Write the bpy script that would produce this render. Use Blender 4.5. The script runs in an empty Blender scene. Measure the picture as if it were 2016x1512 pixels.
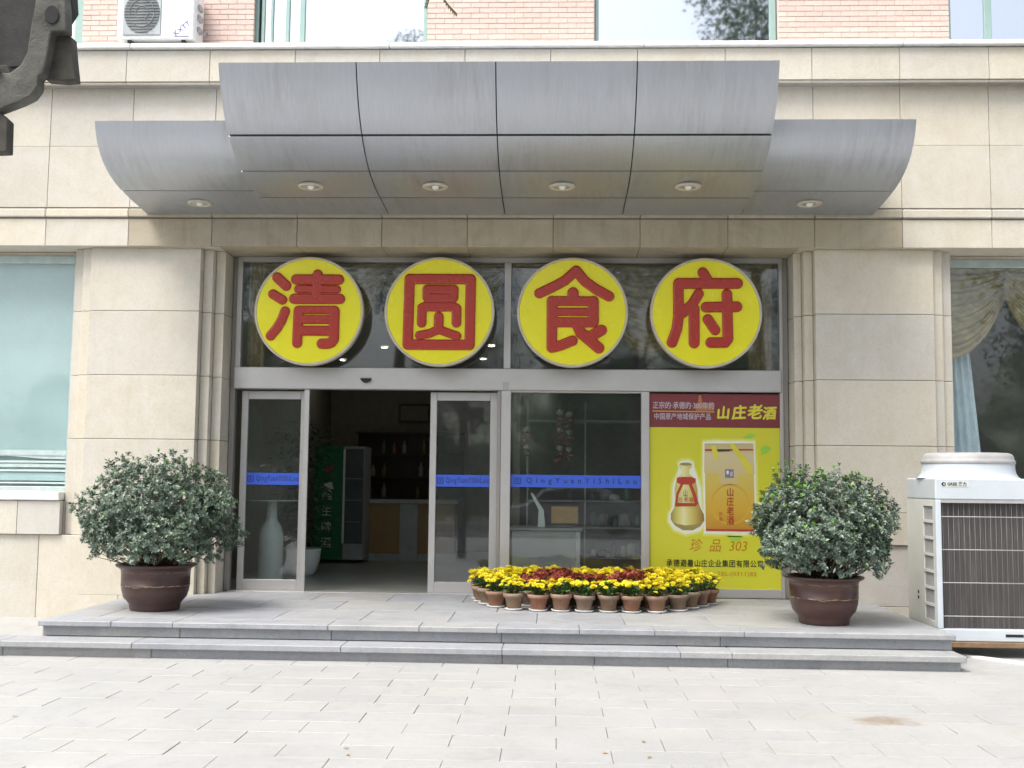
import bpy, math, random
import numpy as np
from mathutils import Matrix, Vector
random.seed(7); RNG = np.random.default_rng(7)
PI = math.pi
S = bpy.context.scene

# ------------------------------------------------------------------ camera, world, sun, exposure
YAW, PITCH, ROLL = .0385, .0879, .0107
cy, sy = math.cos(YAW), math.sin(YAW)
fwd = Vector((-sy*math.cos(PITCH), cy*math.cos(PITCH), math.sin(PITCH)))
rgt = Vector((cy, sy, 0)); upv = rgt.cross(fwd)
r2 = rgt*math.cos(ROLL) + upv*math.sin(ROLL); u2 = -rgt*math.sin(ROLL) + upv*math.cos(ROLL)
cam_d = bpy.data.cameras.new('camera'); cam = bpy.data.objects.new('camera', cam_d)
S.collection.objects.link(cam); S.camera = cam
cam.matrix_world = Matrix(((r2.x, u2.x, -fwd.x, .5404), (r2.y, u2.y, -fwd.y, -11.9), (r2.z, u2.z, -fwd.z, 1.55), (0, 0, 0, 1)))
cam_d.sensor_fit = 'HORIZONTAL'; cam_d.sensor_width = 36; cam_d.lens = 36*2150/2016
cam_d.clip_start = .05; cam_d.clip_end = 600

SUN_EL, SUN_AZ = math.radians(60), math.radians(-42)      # azimuth from -Y (the camera side), negative = from the left
sdir = Vector((math.sin(SUN_AZ)*math.cos(SUN_EL), -math.cos(SUN_AZ)*math.cos(SUN_EL), math.sin(SUN_EL)))
W = bpy.data.worlds.new('World'); S.world = W; W.use_nodes = True
wn = W.node_tree; wn.nodes.clear()
sky = wn.nodes.new('ShaderNodeTexSky'); sky.sky_type = 'NISHITA'; sky.sun_disc = False
sky.sun_elevation = SUN_EL; sky.sun_rotation = math.atan2(sdir.x, sdir.y)
sky.air_density = 1.0; sky.dust_density = 5.0; sky.ozone_density = 1.0
hs = wn.nodes.new('ShaderNodeHueSaturation'); hs.inputs['Saturation'].default_value = .52; hs.inputs['Value'].default_value = 1
bg = wn.nodes.new('ShaderNodeBackground'); bg.inputs[1].default_value = .12
wo = wn.nodes.new('ShaderNodeOutputWorld')
wn.links.new(sky.outputs[0], hs.inputs['Color']); wn.links.new(hs.outputs[0], bg.inputs[0]); wn.links.new(bg.outputs[0], wo.inputs[0])
sun_d = bpy.data.lights.new('sun', 'SUN'); sun_d.energy = 1.1; sun_d.angle = math.radians(28); sun_d.color = (1, .965, .90)
sun = bpy.data.objects.new('sun', sun_d); S.collection.objects.link(sun)
sun.rotation_euler = sdir.to_track_quat('Z', 'Y').to_euler(); sun.location = (0, -20, 20)
S.view_settings.view_transform = 'Standard'; S.view_settings.look = 'None'
S.view_settings.gamma = 1; S.view_settings.exposure = 1.30
try: S.view_settings.use_curve_mapping = False
except Exception: pass
S.cycles.max_bounces = 10; S.cycles.transparent_max_bounces = 16
S.cycles.diffuse_bounces = 4; S.cycles.glossy_bounces = 4

# ------------------------------------------------------------------ helpers
COL = S.collection
def link(o): COL.objects.link(o); return o
def tag(o, label=None, cat=None, group=None, kind=None):
    if label: o['label'] = label
    if cat: o['category'] = cat
    if group: o['group'] = group
    if kind: o['kind'] = kind
    return o
def empty(name, loc=(0, 0, 0), rz=0, label=None, cat=None, group=None, kind=None):
    o = link(bpy.data.objects.new(name, None)); o.location = loc; o.rotation_euler = (0, 0, rz); o.empty_display_size = .1
    return tag(o, label, cat, group, kind)

class MB:
    def __init__(s): s.v = []; s.f = []; s.sm = []
    def add(s, vs, fs, smooth=False):
        n = len(s.v); s.v += [tuple(map(float, p)) for p in vs]
        s.f += [tuple(i+n for i in f) for f in fs]; s.sm += [smooth]*len(fs); return s
    def box(s, x0, x1, y0, y1, z0, z1):
        return s.add([(x0,y0,z0),(x1,y0,z0),(x1,y1,z0),(x0,y1,z0),(x0,y0,z1),(x1,y0,z1),(x1,y1,z1),(x0,y1,z1)],
                     [(0,3,2,1),(4,5,6,7),(0,1,5,4),(1,2,6,5),(2,3,7,6),(3,0,4,7)])
    def cbox(s, x0, x1, y0, y1, z0, z1, c=.006):
        """box whose twelve edges are chamfered"""
        P = []
        xs, ys, zs = (x0, x1), (y0, y1), (z0, z1)
        idx = {}
        for i in (0, 1):
            for j in (0, 1):
                for k in (0, 1):
                    ix = xs[i]+(c if i == 0 else -c); iy = ys[j]+(c if j == 0 else -c); iz = zs[k]+(c if k == 0 else -c)
                    idx[i,j,k,0] = len(P); P.append((xs[i], iy, iz))
                    idx[i,j,k,1] = len(P); P.append((ix, ys[j], iz))
                    idx[i,j,k,2] = len(P); P.append((ix, iy, zs[k]))
        F = []
        g = lambda i, j, k, a: idx[i, j, k, a]
        F += [(g(0,0,0,0),g(0,0,1,0),g(0,1,1,0),g(0,1,0,0)), (g(1,0,0,0),g(1,1,0,0),g(1,1,1,0),g(1,0,1,0)),
              (g(0,0,0,1),g(1,0,0,1),g(1,0,1,1),g(0,0,1,1)), (g(0,1,0,1),g(0,1,1,1),g(1,1,1,1),g(1,1,0,1)),
              (g(0,0,0,2),g(0,1,0,2),g(1,1,0,2),g(1,0,0,2)), (g(0,0,1,2),g(1,0,1,2),g(1,1,1,2),g(0,1,1,2))]
        for j in (0,1):
            for k in (0,1): F.append((g(0,j,k,1),g(1,j,k,1),g(1,j,k,2),g(0,j,k,2)))
        for i in (0,1):
            for k in (0,1): F.append((g(i,0,k,0),g(i,1,k,0),g(i,1,k,2),g(i,0,k,2)))
        for i in (0,1):
            for j in (0,1): F.append((g(i,j,0,0),g(i,j,1,0),g(i,j,1,1),g(i,j,0,1)))
        for i in (0,1):
            for j in (0,1):
                for k in (0,1): F.append((g(i,j,k,0),g(i,j,k,1),g(i,j,k,2)))
        cc = Vector(((x0+x1)/2, (y0+y1)/2, (z0+z1)/2))
        F2 = []
        for f in F:
            a, b, d = (Vector(P[f[q]]) for q in (0, 1, 2))
            m = sum((Vector(P[q]) for q in f), Vector())/len(f)
            F2.append(f if (b-a).cross(d-a).dot(m-cc) > 0 else f[::-1])
        return s.add(P, F2)
    def prism(s, pts, y0, y1):
        """polygon pts (x,z) extruded from y0 (front) to y1"""
        a = sum(pts[i][0]*pts[(i+1) % len(pts)][1]-pts[(i+1) % len(pts)][0]*pts[i][1] for i in range(len(pts)))
        if a < 0: pts = pts[::-1]
        n = len(pts)
        return s.add([(x, y0, z) for x, z in pts]+[(x, y1, z) for x, z in pts],
                     [tuple(range(n)), tuple(range(2*n-1, n-1, -1))]+[(i, i+n, (i+1) % n+n, (i+1) % n) for i in range(n)])
    def lathe(s, prof, cx=0, cy=0, n=32, smooth=True, sx=1, sy=1):
        vs = [(cx+r*sx*math.cos(2*PI*i/n), cy+r*sy*math.sin(2*PI*i/n), z) for r, z in prof for i in range(n)]
        fs = [(k*n+i, k*n+(i+1) % n, (k+1)*n+(i+1) % n, (k+1)*n+i) for k in range(len(prof)-1) for i in range(n)]
        s.add(vs, fs, smooth)
        return s
    def tube(s, pts, rad, n=8):
        pts = [Vector(p) for p in pts]; rs = rad if isinstance(rad, (list, tuple)) else [rad]*len(pts)
        vs = []; prev = None
        for i, p in enumerate(pts):
            t = (pts[min(i+1, len(pts)-1)]-pts[max(i-1, 0)]).normalized()
            a = t.cross(Vector((0, 0, 1)) if abs(t.z) < .95 else Vector((1, 0, 0))).normalized()
            if prev is not None and a.dot(prev) < 0: a = -a
            prev = a; b = t.cross(a)
            vs += [p+(a*math.cos(2*PI*k/n)+b*math.sin(2*PI*k/n))*rs[i] for k in range(n)]
        fs = [(i*n+k, i*n+(k+1) % n, (i+1)*n+(k+1) % n, (i+1)*n+k) for i in range(len(pts)-1) for k in range(n)]
        fs += [tuple(range(n-1, -1, -1)), tuple(range((len(pts)-1)*n, len(pts)*n))]
        return s.add(vs, fs, True)
    def grid(s, fn, nu, nv, smooth=True):
        vs = [fn(i/nu, j/nv) for j in range(nv+1) for i in range(nu+1)]
        fs = [(j*(nu+1)+i, j*(nu+1)+i+1, (j+1)*(nu+1)+i+1, (j+1)*(nu+1)+i) for j in range(nv) for i in range(nu)]
        return s.add(vs, fs, smooth)
    def mesh(s, name, mat, off=(0, 0, 0)):
        me = bpy.data.meshes.new(name)
        me.from_pydata([(x-off[0], y-off[1], z-off[2]) for x, y, z in s.v], [], s.f)
        me.polygons.foreach_set('use_smooth', s.sm)
        if mat: me.materials.append(mat)
        me.update(); return me
    def build(s, name, mat, parent=None, local=False):
        """vertices are world coordinates (or the parent's own when local)"""
        off = (0, 0, 0)
        if parent is not None and not local:
            p = parent; off = Vector((0, 0, 0))
            while p is not None: off = off+Vector(p.location); p = p.parent
        o = link(bpy.data.objects.new(name, s.mesh(name, mat, off)))
        if parent is not None: o.parent = parent
        return o
def np_mesh(name, V, F, mat, smooth=False):
    """V (n,3), F (m,k) arrays of equal-sided faces"""
    me = bpy.data.meshes.new(name); n, (m, k) = len(V), F.shape
    me.vertices.add(n); me.vertices.foreach_set('co', np.asarray(V, np.float32).ravel())
    me.loops.add(m*k); me.loops.foreach_set('vertex_index', F.astype(np.int32).ravel())
    me.polygons.add(m); me.polygons.foreach_set('loop_start', np.arange(0, m*k, k, dtype=np.int32))
    try: me.polygons.foreach_set('loop_total', np.full(m, k, np.int32))
    except Exception: pass
    if smooth: me.polygons.foreach_set('use_smooth', np.ones(m, bool))
    me.update(calc_edges=True); me.validate()
    if mat: me.materials.append(mat)
    return me
def copy_tree(o, parent=None):
    c = o.copy(); link(c); c.parent = parent
    for ch in list(o.children): copy_tree(ch, c)
    return c

# ------------------------------------------------------------------ materials
MATS = {}
class NT:
    def __init__(s, name):
        s.m = bpy.data.materials.new(name); s.m.use_nodes = True; s.t = s.m.node_tree
        s.b = s.t.nodes['Principled BSDF']; s.out = s.t.nodes['Material Output']
    def n(s, ty, **k):
        x = s.t.nodes.new(ty)
        for a, b in k.items():
            if a.startswith('i_'): x.inputs[a[2:].replace('_', ' ')].default_value = b
            else: setattr(x, a, b)
        return x
    def l(s, a, b): s.t.links.new(a, b)
    def coord(s, out='Object', scale=None):
        t = s.n('ShaderNodeTexCoord'); o = t.outputs[out]
        if scale:
            mp = s.n('ShaderNodeMapping'); mp.inputs['Scale'].default_value = scale; s.l(o, mp.inputs[0]); o = mp.outputs[0]
        return o
    def noise(s, scale, detail=4, rough=.6, vec=None, w=None, dist=0):
        x = s.n('ShaderNodeTexNoise'); x.inputs['Scale'].default_value = scale; x.inputs['Detail'].default_value = detail
        x.inputs['Roughness'].default_value = rough; x.inputs['Distortion'].default_value = dist
        if w is not None: x.noise_dimensions = '4D'; s.l(w, x.inputs['W'])
        if vec is not None: s.l(vec, x.inputs['Vector'])
        return x.outputs['Fac']
    def ramp(s, fac, stops):
        x = s.n('ShaderNodeValToRGB'); r = x.color_ramp
        while len(r.elements) < len(stops): r.elements.new(.5)
        for e, (p, c) in zip(r.elements, stops): e.position = p; e.color = (*c, 1) if len(c) == 3 else c
        s.l(fac, x.inputs[0]); return x.outputs[0]
    def math(s, op, a, b=None, clamp=False):
        x = s.n('ShaderNodeMath', operation=op, use_clamp=clamp)
        for i, q in enumerate((a, b)):
            if q is None: continue
            if isinstance(q, (int, float)): x.inputs[i].default_value = q
            else: s.l(q, x.inputs[i])
        return x.outputs[0]
    def mix(s, fac, a, b, blend='MIX'):
        x = s.n('ShaderNodeMix', data_type='RGBA', blend_type=blend)
        for i, q in ((0, fac), (6, a), (7, b)):
            if isinstance(q, (int, float)): x.inputs[i].default_value = q
            elif isinstance(q, tuple): x.inputs[i].default_value = (*q, 1)
            else: s.l(q, x.inputs[i])
        return x.outputs[2]
    def bump(s, h, strength=.3, dist=.01):
        x = s.n('ShaderNodeBump'); x.inputs['Strength'].default_value = strength; x.inputs['Distance'].default_value = dist
        s.l(h, x.inputs['Height']); s.l(x.outputs[0], s.b.inputs['Normal'])
    def rnd(s): return s.n('ShaderNodeObjectInfo').outputs['Random']

def plain(name, c, rough=.6, metal=0, var=.12, scale=8, bump=.08, bd=.003, emit=None, estr=1, coat=0):
    if name in MATS: return MATS[name]
    t = NT(name); v = t.coord(); f = t.noise(scale, 5, .6, v)
    lo = tuple(max(0, q*(1-var)) for q in c); hi = tuple(min(1, q*(1+var)) for q in c)
    t.l(t.ramp(f, [(.3, lo), (.7, hi)]), t.b.inputs['Base Color'])
    rr = t.n('ShaderNodeMapRange'); rr.inputs[3].default_value = max(.03, rough-.08); rr.inputs[4].default_value = min(1, rough+.1)
    t.l(t.noise(scale*2.3, 4, .6, v), rr.inputs[0]); t.l(rr.outputs[0], t.b.inputs['Roughness'])
    t.b.inputs['Metallic'].default_value = metal
    if coat: t.b.inputs['Coat Weight'].default_value = coat; t.b.inputs['Coat Roughness'].default_value = .08
    if bump: t.bump(t.noise(scale*9, 4, .7, v), bump, bd)
    if emit: t.b.inputs['Emission Color'].default_value = (*emit, 1); t.b.inputs['Emission Strength'].default_value = estr
    MATS[name] = t.m; return t.m

def stone_mat(name, a, b, c, rough=.7, speck=.25, grime=.35):
    """split-faced pale stone: cloud of tone per slab, fine grain, pits, dribbles"""
    t = NT(name); v = t.coord(); w = t.math('MULTIPLY', t.rnd(), 37)
    big = t.noise(1.7, 6, .62, v, w, 1.2); fine = t.noise(55, 5, .75, v, w); mid = t.noise(9, 6, .7, v, w, .6)
    col = t.ramp(big, [(.3, a), (.52, b), (.72, c)])
    tone = t.ramp(t.rnd(), [(0, (.90, .905, .945)), (.35, (1.02, 1, .945)), (.6, (.95, .95, .965)), (1, (1.04, 1.01, .95))])
    col = t.mix(1, col, tone, 'MULTIPLY')
    col = t.mix(speck, col, t.ramp(fine, [(.3, (.45, .43, .38)), (.5, (1, 1, 1)), (.75, (1.15, 1.15, 1.12))]), 'MULTIPLY')
    pits = t.ramp(t.noise(140, 2, .5, v, w), [(.28, (.55, .52, .45)), (.36, (1, 1, 1))])
    col = t.mix(.35, col, pits, 'MULTIPLY')
    sv = t.coord(scale=(7, 7, .8)); st = t.noise(1.6, 6, .7, sv, w)
    col = t.mix(grime, col, t.ramp(st, [(.32, (.72, .69, .62)), (.5, (1, 1, 1))]), 'MULTIPLY')
    col = t.mix(.3, col, t.ramp(mid, [(.35, (.85, .82, .74)), (.6, (1, 1, 1))]), 'MULTIPLY')
    t.l(col, t.b.inputs['Base Color']); t.b.inputs['Roughness'].default_value = rough
    t.bump(t.math('ADD', fine, mid), .35, .004); MATS[name] = t.m; return t.m

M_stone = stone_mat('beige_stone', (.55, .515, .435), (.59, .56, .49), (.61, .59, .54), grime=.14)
M_stone_dark = stone_mat('beige_stone_shaded_stained', (.37, .325, .24), (.43, .385, .295), (.47, .43, .34), grime=.5)  # darker stone copy: canopy shade put into the colour, plus stains
M_granite = stone_mat('grey_granite', (.29, .305, .335), (.35, .365, .39), (.405, .415, .435), rough=.6, speck=.4, grime=.3)
M_sill = plain('white_marble', (.72, .72, .70), .5)
M_mortar = plain('dark_mortar', (.16, .15, .135), .9)
M_core = plain('plain_concrete', (.30, .29, .27), .9)

def brick_mat():
    t = NT('pink_brick'); v = t.coord(); w = t.math('MULTIPLY', t.rnd(), 53)
    col = t.ramp(t.rnd(), [(0, (.65, .485, .43)), (.4, (.69, .53, .47)), (.7, (.66, .505, .45)), (1, (.71, .56, .50))])
    col = t.mix(.5, col, t.ramp(t.noise(30, 5, .7, v, w), [(.3, (.8, .78, .76)), (.6, (1.05, 1.05, 1.05))]), 'MULTIPLY')
    t.l(col, t.b.inputs['Base Color']); t.b.inputs['Roughness'].default_value = .75
    t.bump(t.noise(120, 4, .7, v, w), .3, .002); return t.m
M_brick = brick_mat()
M_brick_mortar = plain('brick_mortar', (.50, .42, .38), .9)

def paving_mat():
    t = NT('pale_paving'); v = t.coord('Object'); g = t.n('ShaderNodeNewGeometry').outputs['Position']; w = t.math('MULTIPLY', t.rnd(), 41)
    col = t.ramp(t.noise(1.1, 5, .65, g), [(.3, (.36, .362, .358)), (.55, (.39, .392, .387)), (.75, (.415, .416, .41))])
    col = t.mix(1, col, t.ramp(t.rnd(), [(0, (.96, .96, .965)), (.5, (1, 1, 1)), (1, (1.025, 1.015, .99))]), 'MULTIPLY')
    col = t.mix(.4, col, t.ramp(t.noise(70, 5, .8, g, w), [(.3, (.72, .71, .70)), (.55, (1.03, 1.03, 1.02))]), 'MULTIPLY')
    col = t.mix(.35, col, t.ramp(t.noise(4.5, 6, .75, g, None, 1.5), [(.36, (.78, .75, .71)), (.5, (1, 1, 1))]), 'MULTIPLY')
    # rusty brown stain on the paving, right foreground
    mp = t.n('ShaderNodeMapping'); mp.inputs['Location'].default_value = (-2.72*1.6, 4.45*3, 0); mp.inputs['Scale'].default_value = (1.6, 3.0, 1)
    t.l(g, mp.inputs[0]); ln = t.n('ShaderNodeVectorMath', operation='LENGTH'); t.l(mp.outputs[0], ln.inputs[0])
    d = t.math('ADD', ln.outputs['Value'], t.math('MULTIPLY', t.noise(5, 5, .7, g), 1.1))
    st = t.ramp(d, [(.72, (1, 1, 1)), (1.25, (0, 0, 0))])
    col = t.mix(t.math('MULTIPLY', st, .8), col, (.25, .20, .145))
    t.l(col, t.b.inputs['Base Color']); t.b.inputs['Roughness'].default_value = .62
    t.bump(t.noise(90, 5, .8, g), .35, .003); return t.m
M_paving = paving_mat()
M_joint = plain('sandy_joint', (.37, .365, .345), .95)

def metal_panel():
    t = NT('brushed_aluminium_panel'); v = t.coord(); w = t.math('MULTIPLY', t.rnd(), 19)
    gr = t.noise(14, 5, .6, t.coord(scale=(9, .5, .5)), w)
    col = t.ramp(gr, [(.3, (.46, .485, .53)), (.7, (.52, .545, .59))])
    # rain streaks and soot
    st = t.noise(2.2, 7, .72, t.coord(scale=(5.5, .8, .55)), w, .3); cl = t.noise(1.3, 4, .6, v, w)
    m = t.math('MULTIPLY', t.ramp(st, [(.42, (0, 0, 0)), (.68, (1, 1, 1))]), t.ramp(cl, [(.42, (0, 0, 0)), (.62, (1, 1, 1))]))
    col = t.mix(t.math('MULTIPLY', m, .42), col, (.27, .26, .25))
    t.l(col, t.b.inputs['Base Color']); t.b.inputs['Metallic'].default_value = .82
    rr = t.n('ShaderNodeMapRange'); rr.inputs[3].default_value = .40; rr.inputs[4].default_value = .52; t.l(st, rr.inputs[0]); t.l(rr.outputs[0], t.b.inputs['Roughness'])
    t.bump(t.noise(2.5, 3, .5, v, w), .12, .02); return t.m
M_panel = metal_panel()
M_gap = plain('dark_gap', (.015, .015, .017), .8)
M_alu = plain('satin_aluminium', (.50, .49, .48), .42, .55, .06, 3)
M_alu_dark = plain('taupe_aluminium', (.30, .285, .265), .5, .4, .06, 3)
M_green_frame = plain('green_window_frame', (.30, .43, .40), .5, .2, .06)
M_white_paint = plain('white_paint', (.78, .80, .80), .4, 0, .05, 5)
M_ac_white = plain('ac_white', (.53, .58, .62), .35, 0, .05, 3)
M_ac_white2 = plain('ac_white_lit', (.62, .635, .60), .4, 0, .06, 3)  # paler, warmer copy of the white: light from the left put into the colour
M_grey_plastic = plain('grey_plastic', (.36, .36, .36), .5)
M_wire = plain('grey_wire', (.26, .25, .26), .5, .2)
M_black = plain('soft_black', (.012, .012, .013), .7)
M_yellow = plain('yellow_acrylic', (.80, .75, .016), .25, 0, .03, 2, 0)
M_red = plain('red_acrylic', (.40, .034, .020), .25, 0, .03, 3, 0)
M_rim = plain('cream_rim', (.52, .48, .38), .4)

def glass_mat(name, tint=(.93, .96, .95), refl=.0, rough=.03, fres=1.5, veil=0):
    t = NT(name); t.t.nodes.remove(t.b)
    tr = t.n('ShaderNodeBsdfTransparent'); tr.inputs[0].default_value = (*tint, 1)
    gl = t.n('ShaderNodeBsdfGlossy'); gl.inputs['Roughness'].default_value = rough; gl.inputs[0].default_value = (.95, .97, 1, 1)
    fr = t.n('ShaderNodeFresnel'); gg = t.n('ShaderNodeNewGeometry'); g = gg.outputs['Position']
    t.l(t.math('SUBTRACT', fres, t.math('MULTIPLY', gg.outputs['Backfacing'], fres-1/fres)), fr.inputs[0])      # same index from either side of the thin pane
    bp = t.n('ShaderNodeBump'); bp.inputs['Strength'].default_value = .02; bp.inputs['Distance'].default_value = .02
    t.l(t.noise(.9, 2, .5, g), bp.inputs['Height']); t.l(bp.outputs[0], gl.inputs['Normal'])
    f = t.math('ADD', fr.outputs[0], refl, True)
    mx = t.n('ShaderNodeMixShader'); t.l(f, mx.inputs[0]); t.l(tr.outputs[0], mx.inputs[1]); t.l(gl.outputs[0], mx.inputs[2])
    sh = mx.outputs[0]
    if veil:
        df = t.n('ShaderNodeBsdfDiffuse'); df.inputs[0].default_value = (.62, .64, .63, 1); m2 = t.n('ShaderNodeMixShader')  # pale diffuse mixed in as a painted haze veil over the pane
        t.l(t.math('MULTIPLY', t.ramp(t.noise(2.2, 6, .7, g), [(.3, (.5, .5, .5)), (.7, (1, 1, 1))]), veil), m2.inputs[0]); t.l(sh, m2.inputs[1]); t.l(df.outputs[0], m2.inputs[2]); sh = m2.outputs[0]
    t.l(sh, t.out.inputs[0]); return t.m
M_glass = glass_mat('clear_glass', (.90, .93, .925), .015, veil=.03)
M_glass_up = glass_mat('mirror_glass', (.55, .66, .70), .66)

def text(s, size, x, y, z, mat, parent, name='lettering', align='CENTER', ext=0, spacing=1.0, bold=0, shear=0, rot=0, local=False, sx=1, axis='front', kind=None, fit=None, heavy=0):
    """flat lettering in the XZ plane that faces -Y, centred on x, z"""
    cu = bpy.data.curves.new('t', 'FONT'); cu.body = s; cu.size = size; cu.align_x = align; cu.align_y = 'CENTER'
    cu.extrude = ext; cu.space_character = spacing; cu.offset = bold; cu.shear = shear; cu.resolution_u = 2
    o = link(bpy.data.objects.new('t', cu)); bpy.context.view_layer.update()
    me = bpy.data.meshes.new_from_object(o.evaluated_get(bpy.context.evaluated_depsgraph_get()))
    bpy.data.objects.remove(o); bpy.data.curves.remove(cu)
    M = Matrix.Translation((x, y, z)) @ Matrix.Rotation(-rot, 4, 'Y') @ Matrix.Rotation(PI/2, 4, 'X') @ Matrix.Diagonal((sx, 1, 1, 1))
    if axis == 'left': M = Matrix.Translation((x, y, z)) @ Matrix.Rotation(-PI/2, 4, 'Z') @ Matrix.Rotation(PI/2, 4, 'X')
    if fit:
        xs_ = [v.co.x for v in me.vertices]; w_ = max(xs_)-min(xs_); c_ = (max(xs_)+min(xs_))/2; M = M @ Matrix.Diagonal((fit/w_, 1, 1, 1)) @ Matrix.Translation((-c_, 0, 0))
    if heavy:
        bmx = bpy.data.meshes.new('t'); vs, fs = [], []
        for k, (dx, dz) in enumerate(((0, 0), (heavy, 0), (-heavy, 0), (0, heavy), (0, -heavy), (heavy*.7, -heavy*.7))):
            n0 = len(vs); vs += [(v.co.x+dx, v.co.y+dz, v.co.z+.0002*k) for v in me.vertices]; fs += [tuple(i+n0 for i in p.vertices) for p in me.polygons]
        bmx.from_pydata(vs, [], fs); me = bmx
    me.transform(M)
    if parent is not None and not local:
        p = parent; off = Vector((0, 0, 0))
        while p is not None: off += Vector(p.location); p = p.parent
        me.transform(Matrix.Translation(-off))
    me.materials.clear(); me.materials.append(mat)
    ob = link(bpy.data.objects.new(name, me)); ob.parent = parent
    return ob

# ------------------------------------------------------------------ ground, paving
ground = MB().add([(-150,-150,-.06),(150,-150,-.06),(150,150,-.06),(-150,150,-.06)], [(0,1,2,3)]).build('ground', M_joint)
tag(ground, kind='structure')
pave = empty('pavement', (0, -6, 0), kind='structure')
row, near, far = .30, [], []
k0 = -4.5
for r in range(-24, 16):
    ya, yb = k0+r*row, k0+(r+1)*row
    if yb > .5 or ya < -11.8: continue
    off = .57 if (r % 2) else .885
    for q in range(-16, 16):
        xa, xb = off+q*.63, off+(q+1)*.63
        if xb < -8 or xa > 8.5: continue
        xm, ym = (xa+xb)/2, (ya+yb)/2
        if -2.4 < ym and -3.95 < xm < 3.9: continue          # under the steps
        d = ym+11.9; vis = (-6.35 < ym) and abs(xm-.54+.0385*d) < .47*d*1.0+.35 and (ym < -2.2 or xm < -3.9 or xm > 3.9)
        (near if vis else far).append((xa, xb, ya, yb))
near.sort(key=lambda t: t[2]); far += near[295:]; near = near[:295]
brick_shapes = []
for q in range(6):
    rr = random.Random(q); j = lambda a: rr.uniform(-a, a)
    g = .0014
    b = MB().cbox(-.315+g, .315-g, -.15+g, .15-g, -.045, 0, .0025)
    brick_shapes.append(b.mesh('paving_stone', M_paving))
for i, (xa, xb, ya, yb) in enumerate(near):
    o = link(bpy.data.objects.new('paving_stone', random.choice(brick_shapes))); o.parent = pave
    o.location = ((xa+xb)/2, (ya+yb)/2+6, random.uniform(-.0025, .0008)); o.rotation_euler = (random.uniform(-.004, .004), random.uniform(-.002, .002), random.uniform(-.001, .001))
    if 2.3 < (xa+xb)/2 < 3.1 and -4.85 < (ya+yb)/2 < -4.5: o.rotation_euler[0] = .022; o.location.z += -.004
b = MB()
for xa, xb, ya, yb in far: b.box(xa+.0025, xb-.0025, ya+.0025, yb-.0025, -.045, random.uniform(-.0025, .0005))
tag(b.build('paving_field', M_paving, pave), kind='stuff')
# street behind the photographer, seen only in the reflections
M_asph = plain('asphalt', (.055, .055, .058), .85, 0, .2, 5, .3, .01)
tag(MB().box(-60, 60, -26, -17, -.055, -.03).build('road', M_asph), kind='structure')
tag(MB().cbox(-60, 60, -17, -16.8, -.05, .1, .02).build('kerb', M_granite), kind='structure')
tag(MB().box(-60, 60, -16.8, -11.75, -.05, -.004).build('far_pavement', M_paving), kind='structure')

# ------------------------------------------------------------------ steps
def run_slabs(parent, name, x0, x1, y0, y1, z0, z1, bounds, mat=M_granite, c=.006, gap=.003):
    xs = [x0]+[b for b in sorted(bounds) if x0 < b < x1]+[x1]
    for a, b_ in zip(xs[:-1], xs[1:]):
        MB().cbox(a+gap/2, b_-gap/2, y0, y1, z0, z1, c).build(name, mat, parent)
st = empty('steps', (0, -1.1, 0), kind='structure')
MB().box(-3.96, 3.94, -2.17, .45, -.05, .225).build('step_core', M_mortar, st)
MB().box(-5.7, 3.90, -2.44, -2.19, -.05, .075).build('step_core', M_mortar, st)
bt = [-3.45, -2.78, -1.42, .06, .75, 1.43, 2.12]
run_slabs(st, 'riser_slab', -3.95, 3.985, -2.2, -2.17, .131, .222, [-2.75, -1.4, .1, 2.0])
run_slabs(st, 'riser_slab', -5.7, 3.955, -2.475, -2.44, -.01, .078, [-4.2, -2.9, .12, 2.02, .9])
run_slabs(st, 'nosing_slab', -4.01, 4.0, -2.255, -1.93, .222, .27, [-3.35, -2.8, -1.42, -.62, .06, .78, 1.43, 2.2])
run_slabs(st, 'tread_slab', -5.7, 3.985, -2.535, -2.2, .078, .13, [-4.2, -3.05, -1.25, .12, 1.62, 2.05])
for j, (ya, yb) in enumerate([(-1.927, -1.13), (-1.13, -.33), (-.33, .44)]):
    run_slabs(st, 'platform_slab', -4.0, 3.99, ya+.0015, yb-.0015, .222, .2695, [-3.2, -2.4, -1.6, -.8, 0, .8, 1.6, 2.4, 3.2] if j % 2 else [-3.6, -2.8, -2.0, -1.2, -.4, .4, 1.2, 2.0, 2.8])
MB().cbox(3.93, 3.985, -2.168, .35, .0, .222, .004).build('side_slab', M_granite, st)
MB().cbox(-4.0, -3.95, -2.17, 0, .0, .222, .004).build('side_slab', M_granite, st)
# pale edging stone on the ground beside the steps
kb = MB(); p0, p1 = Vector((4.02, -1.38, 0)), Vector((5.3, -2.75, 0)); dd = (p1-p0).normalized(); nn = Vector((-dd.y, dd.x, 0))*.03
kb.add([p0-nn+Vector((0,0,-.03)), p1-nn+Vector((0,0,-.03)), p1+nn+Vector((0,0,-.03)), p0+nn+Vector((0,0,-.03)),
        p0-nn+Vector((0,0,.02)), p1-nn+Vector((0,0,.02)), p1+nn+Vector((0,0,.02)), p0+nn+Vector((0,0,.02))],
       [(0,3,2,1),(4,5,6,7),(0,1,5,4),(1,2,6,5),(2,3,7,6),(3,0,4,7)])
tag(kb.build('edging_strip', M_sill), kind='structure')

# ------------------------------------------------------------------ building
BL = empty('restaurant_building', (0, .3, 0), label='pale stone fronted restaurant building with brick upper storey behind the canopy', cat='building')
def core(x0, x1, y0, y1, z0, z1): MB().box(x0, x1, y0, y1, z0, z1).build('wall_core', M_core, BL)
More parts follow.
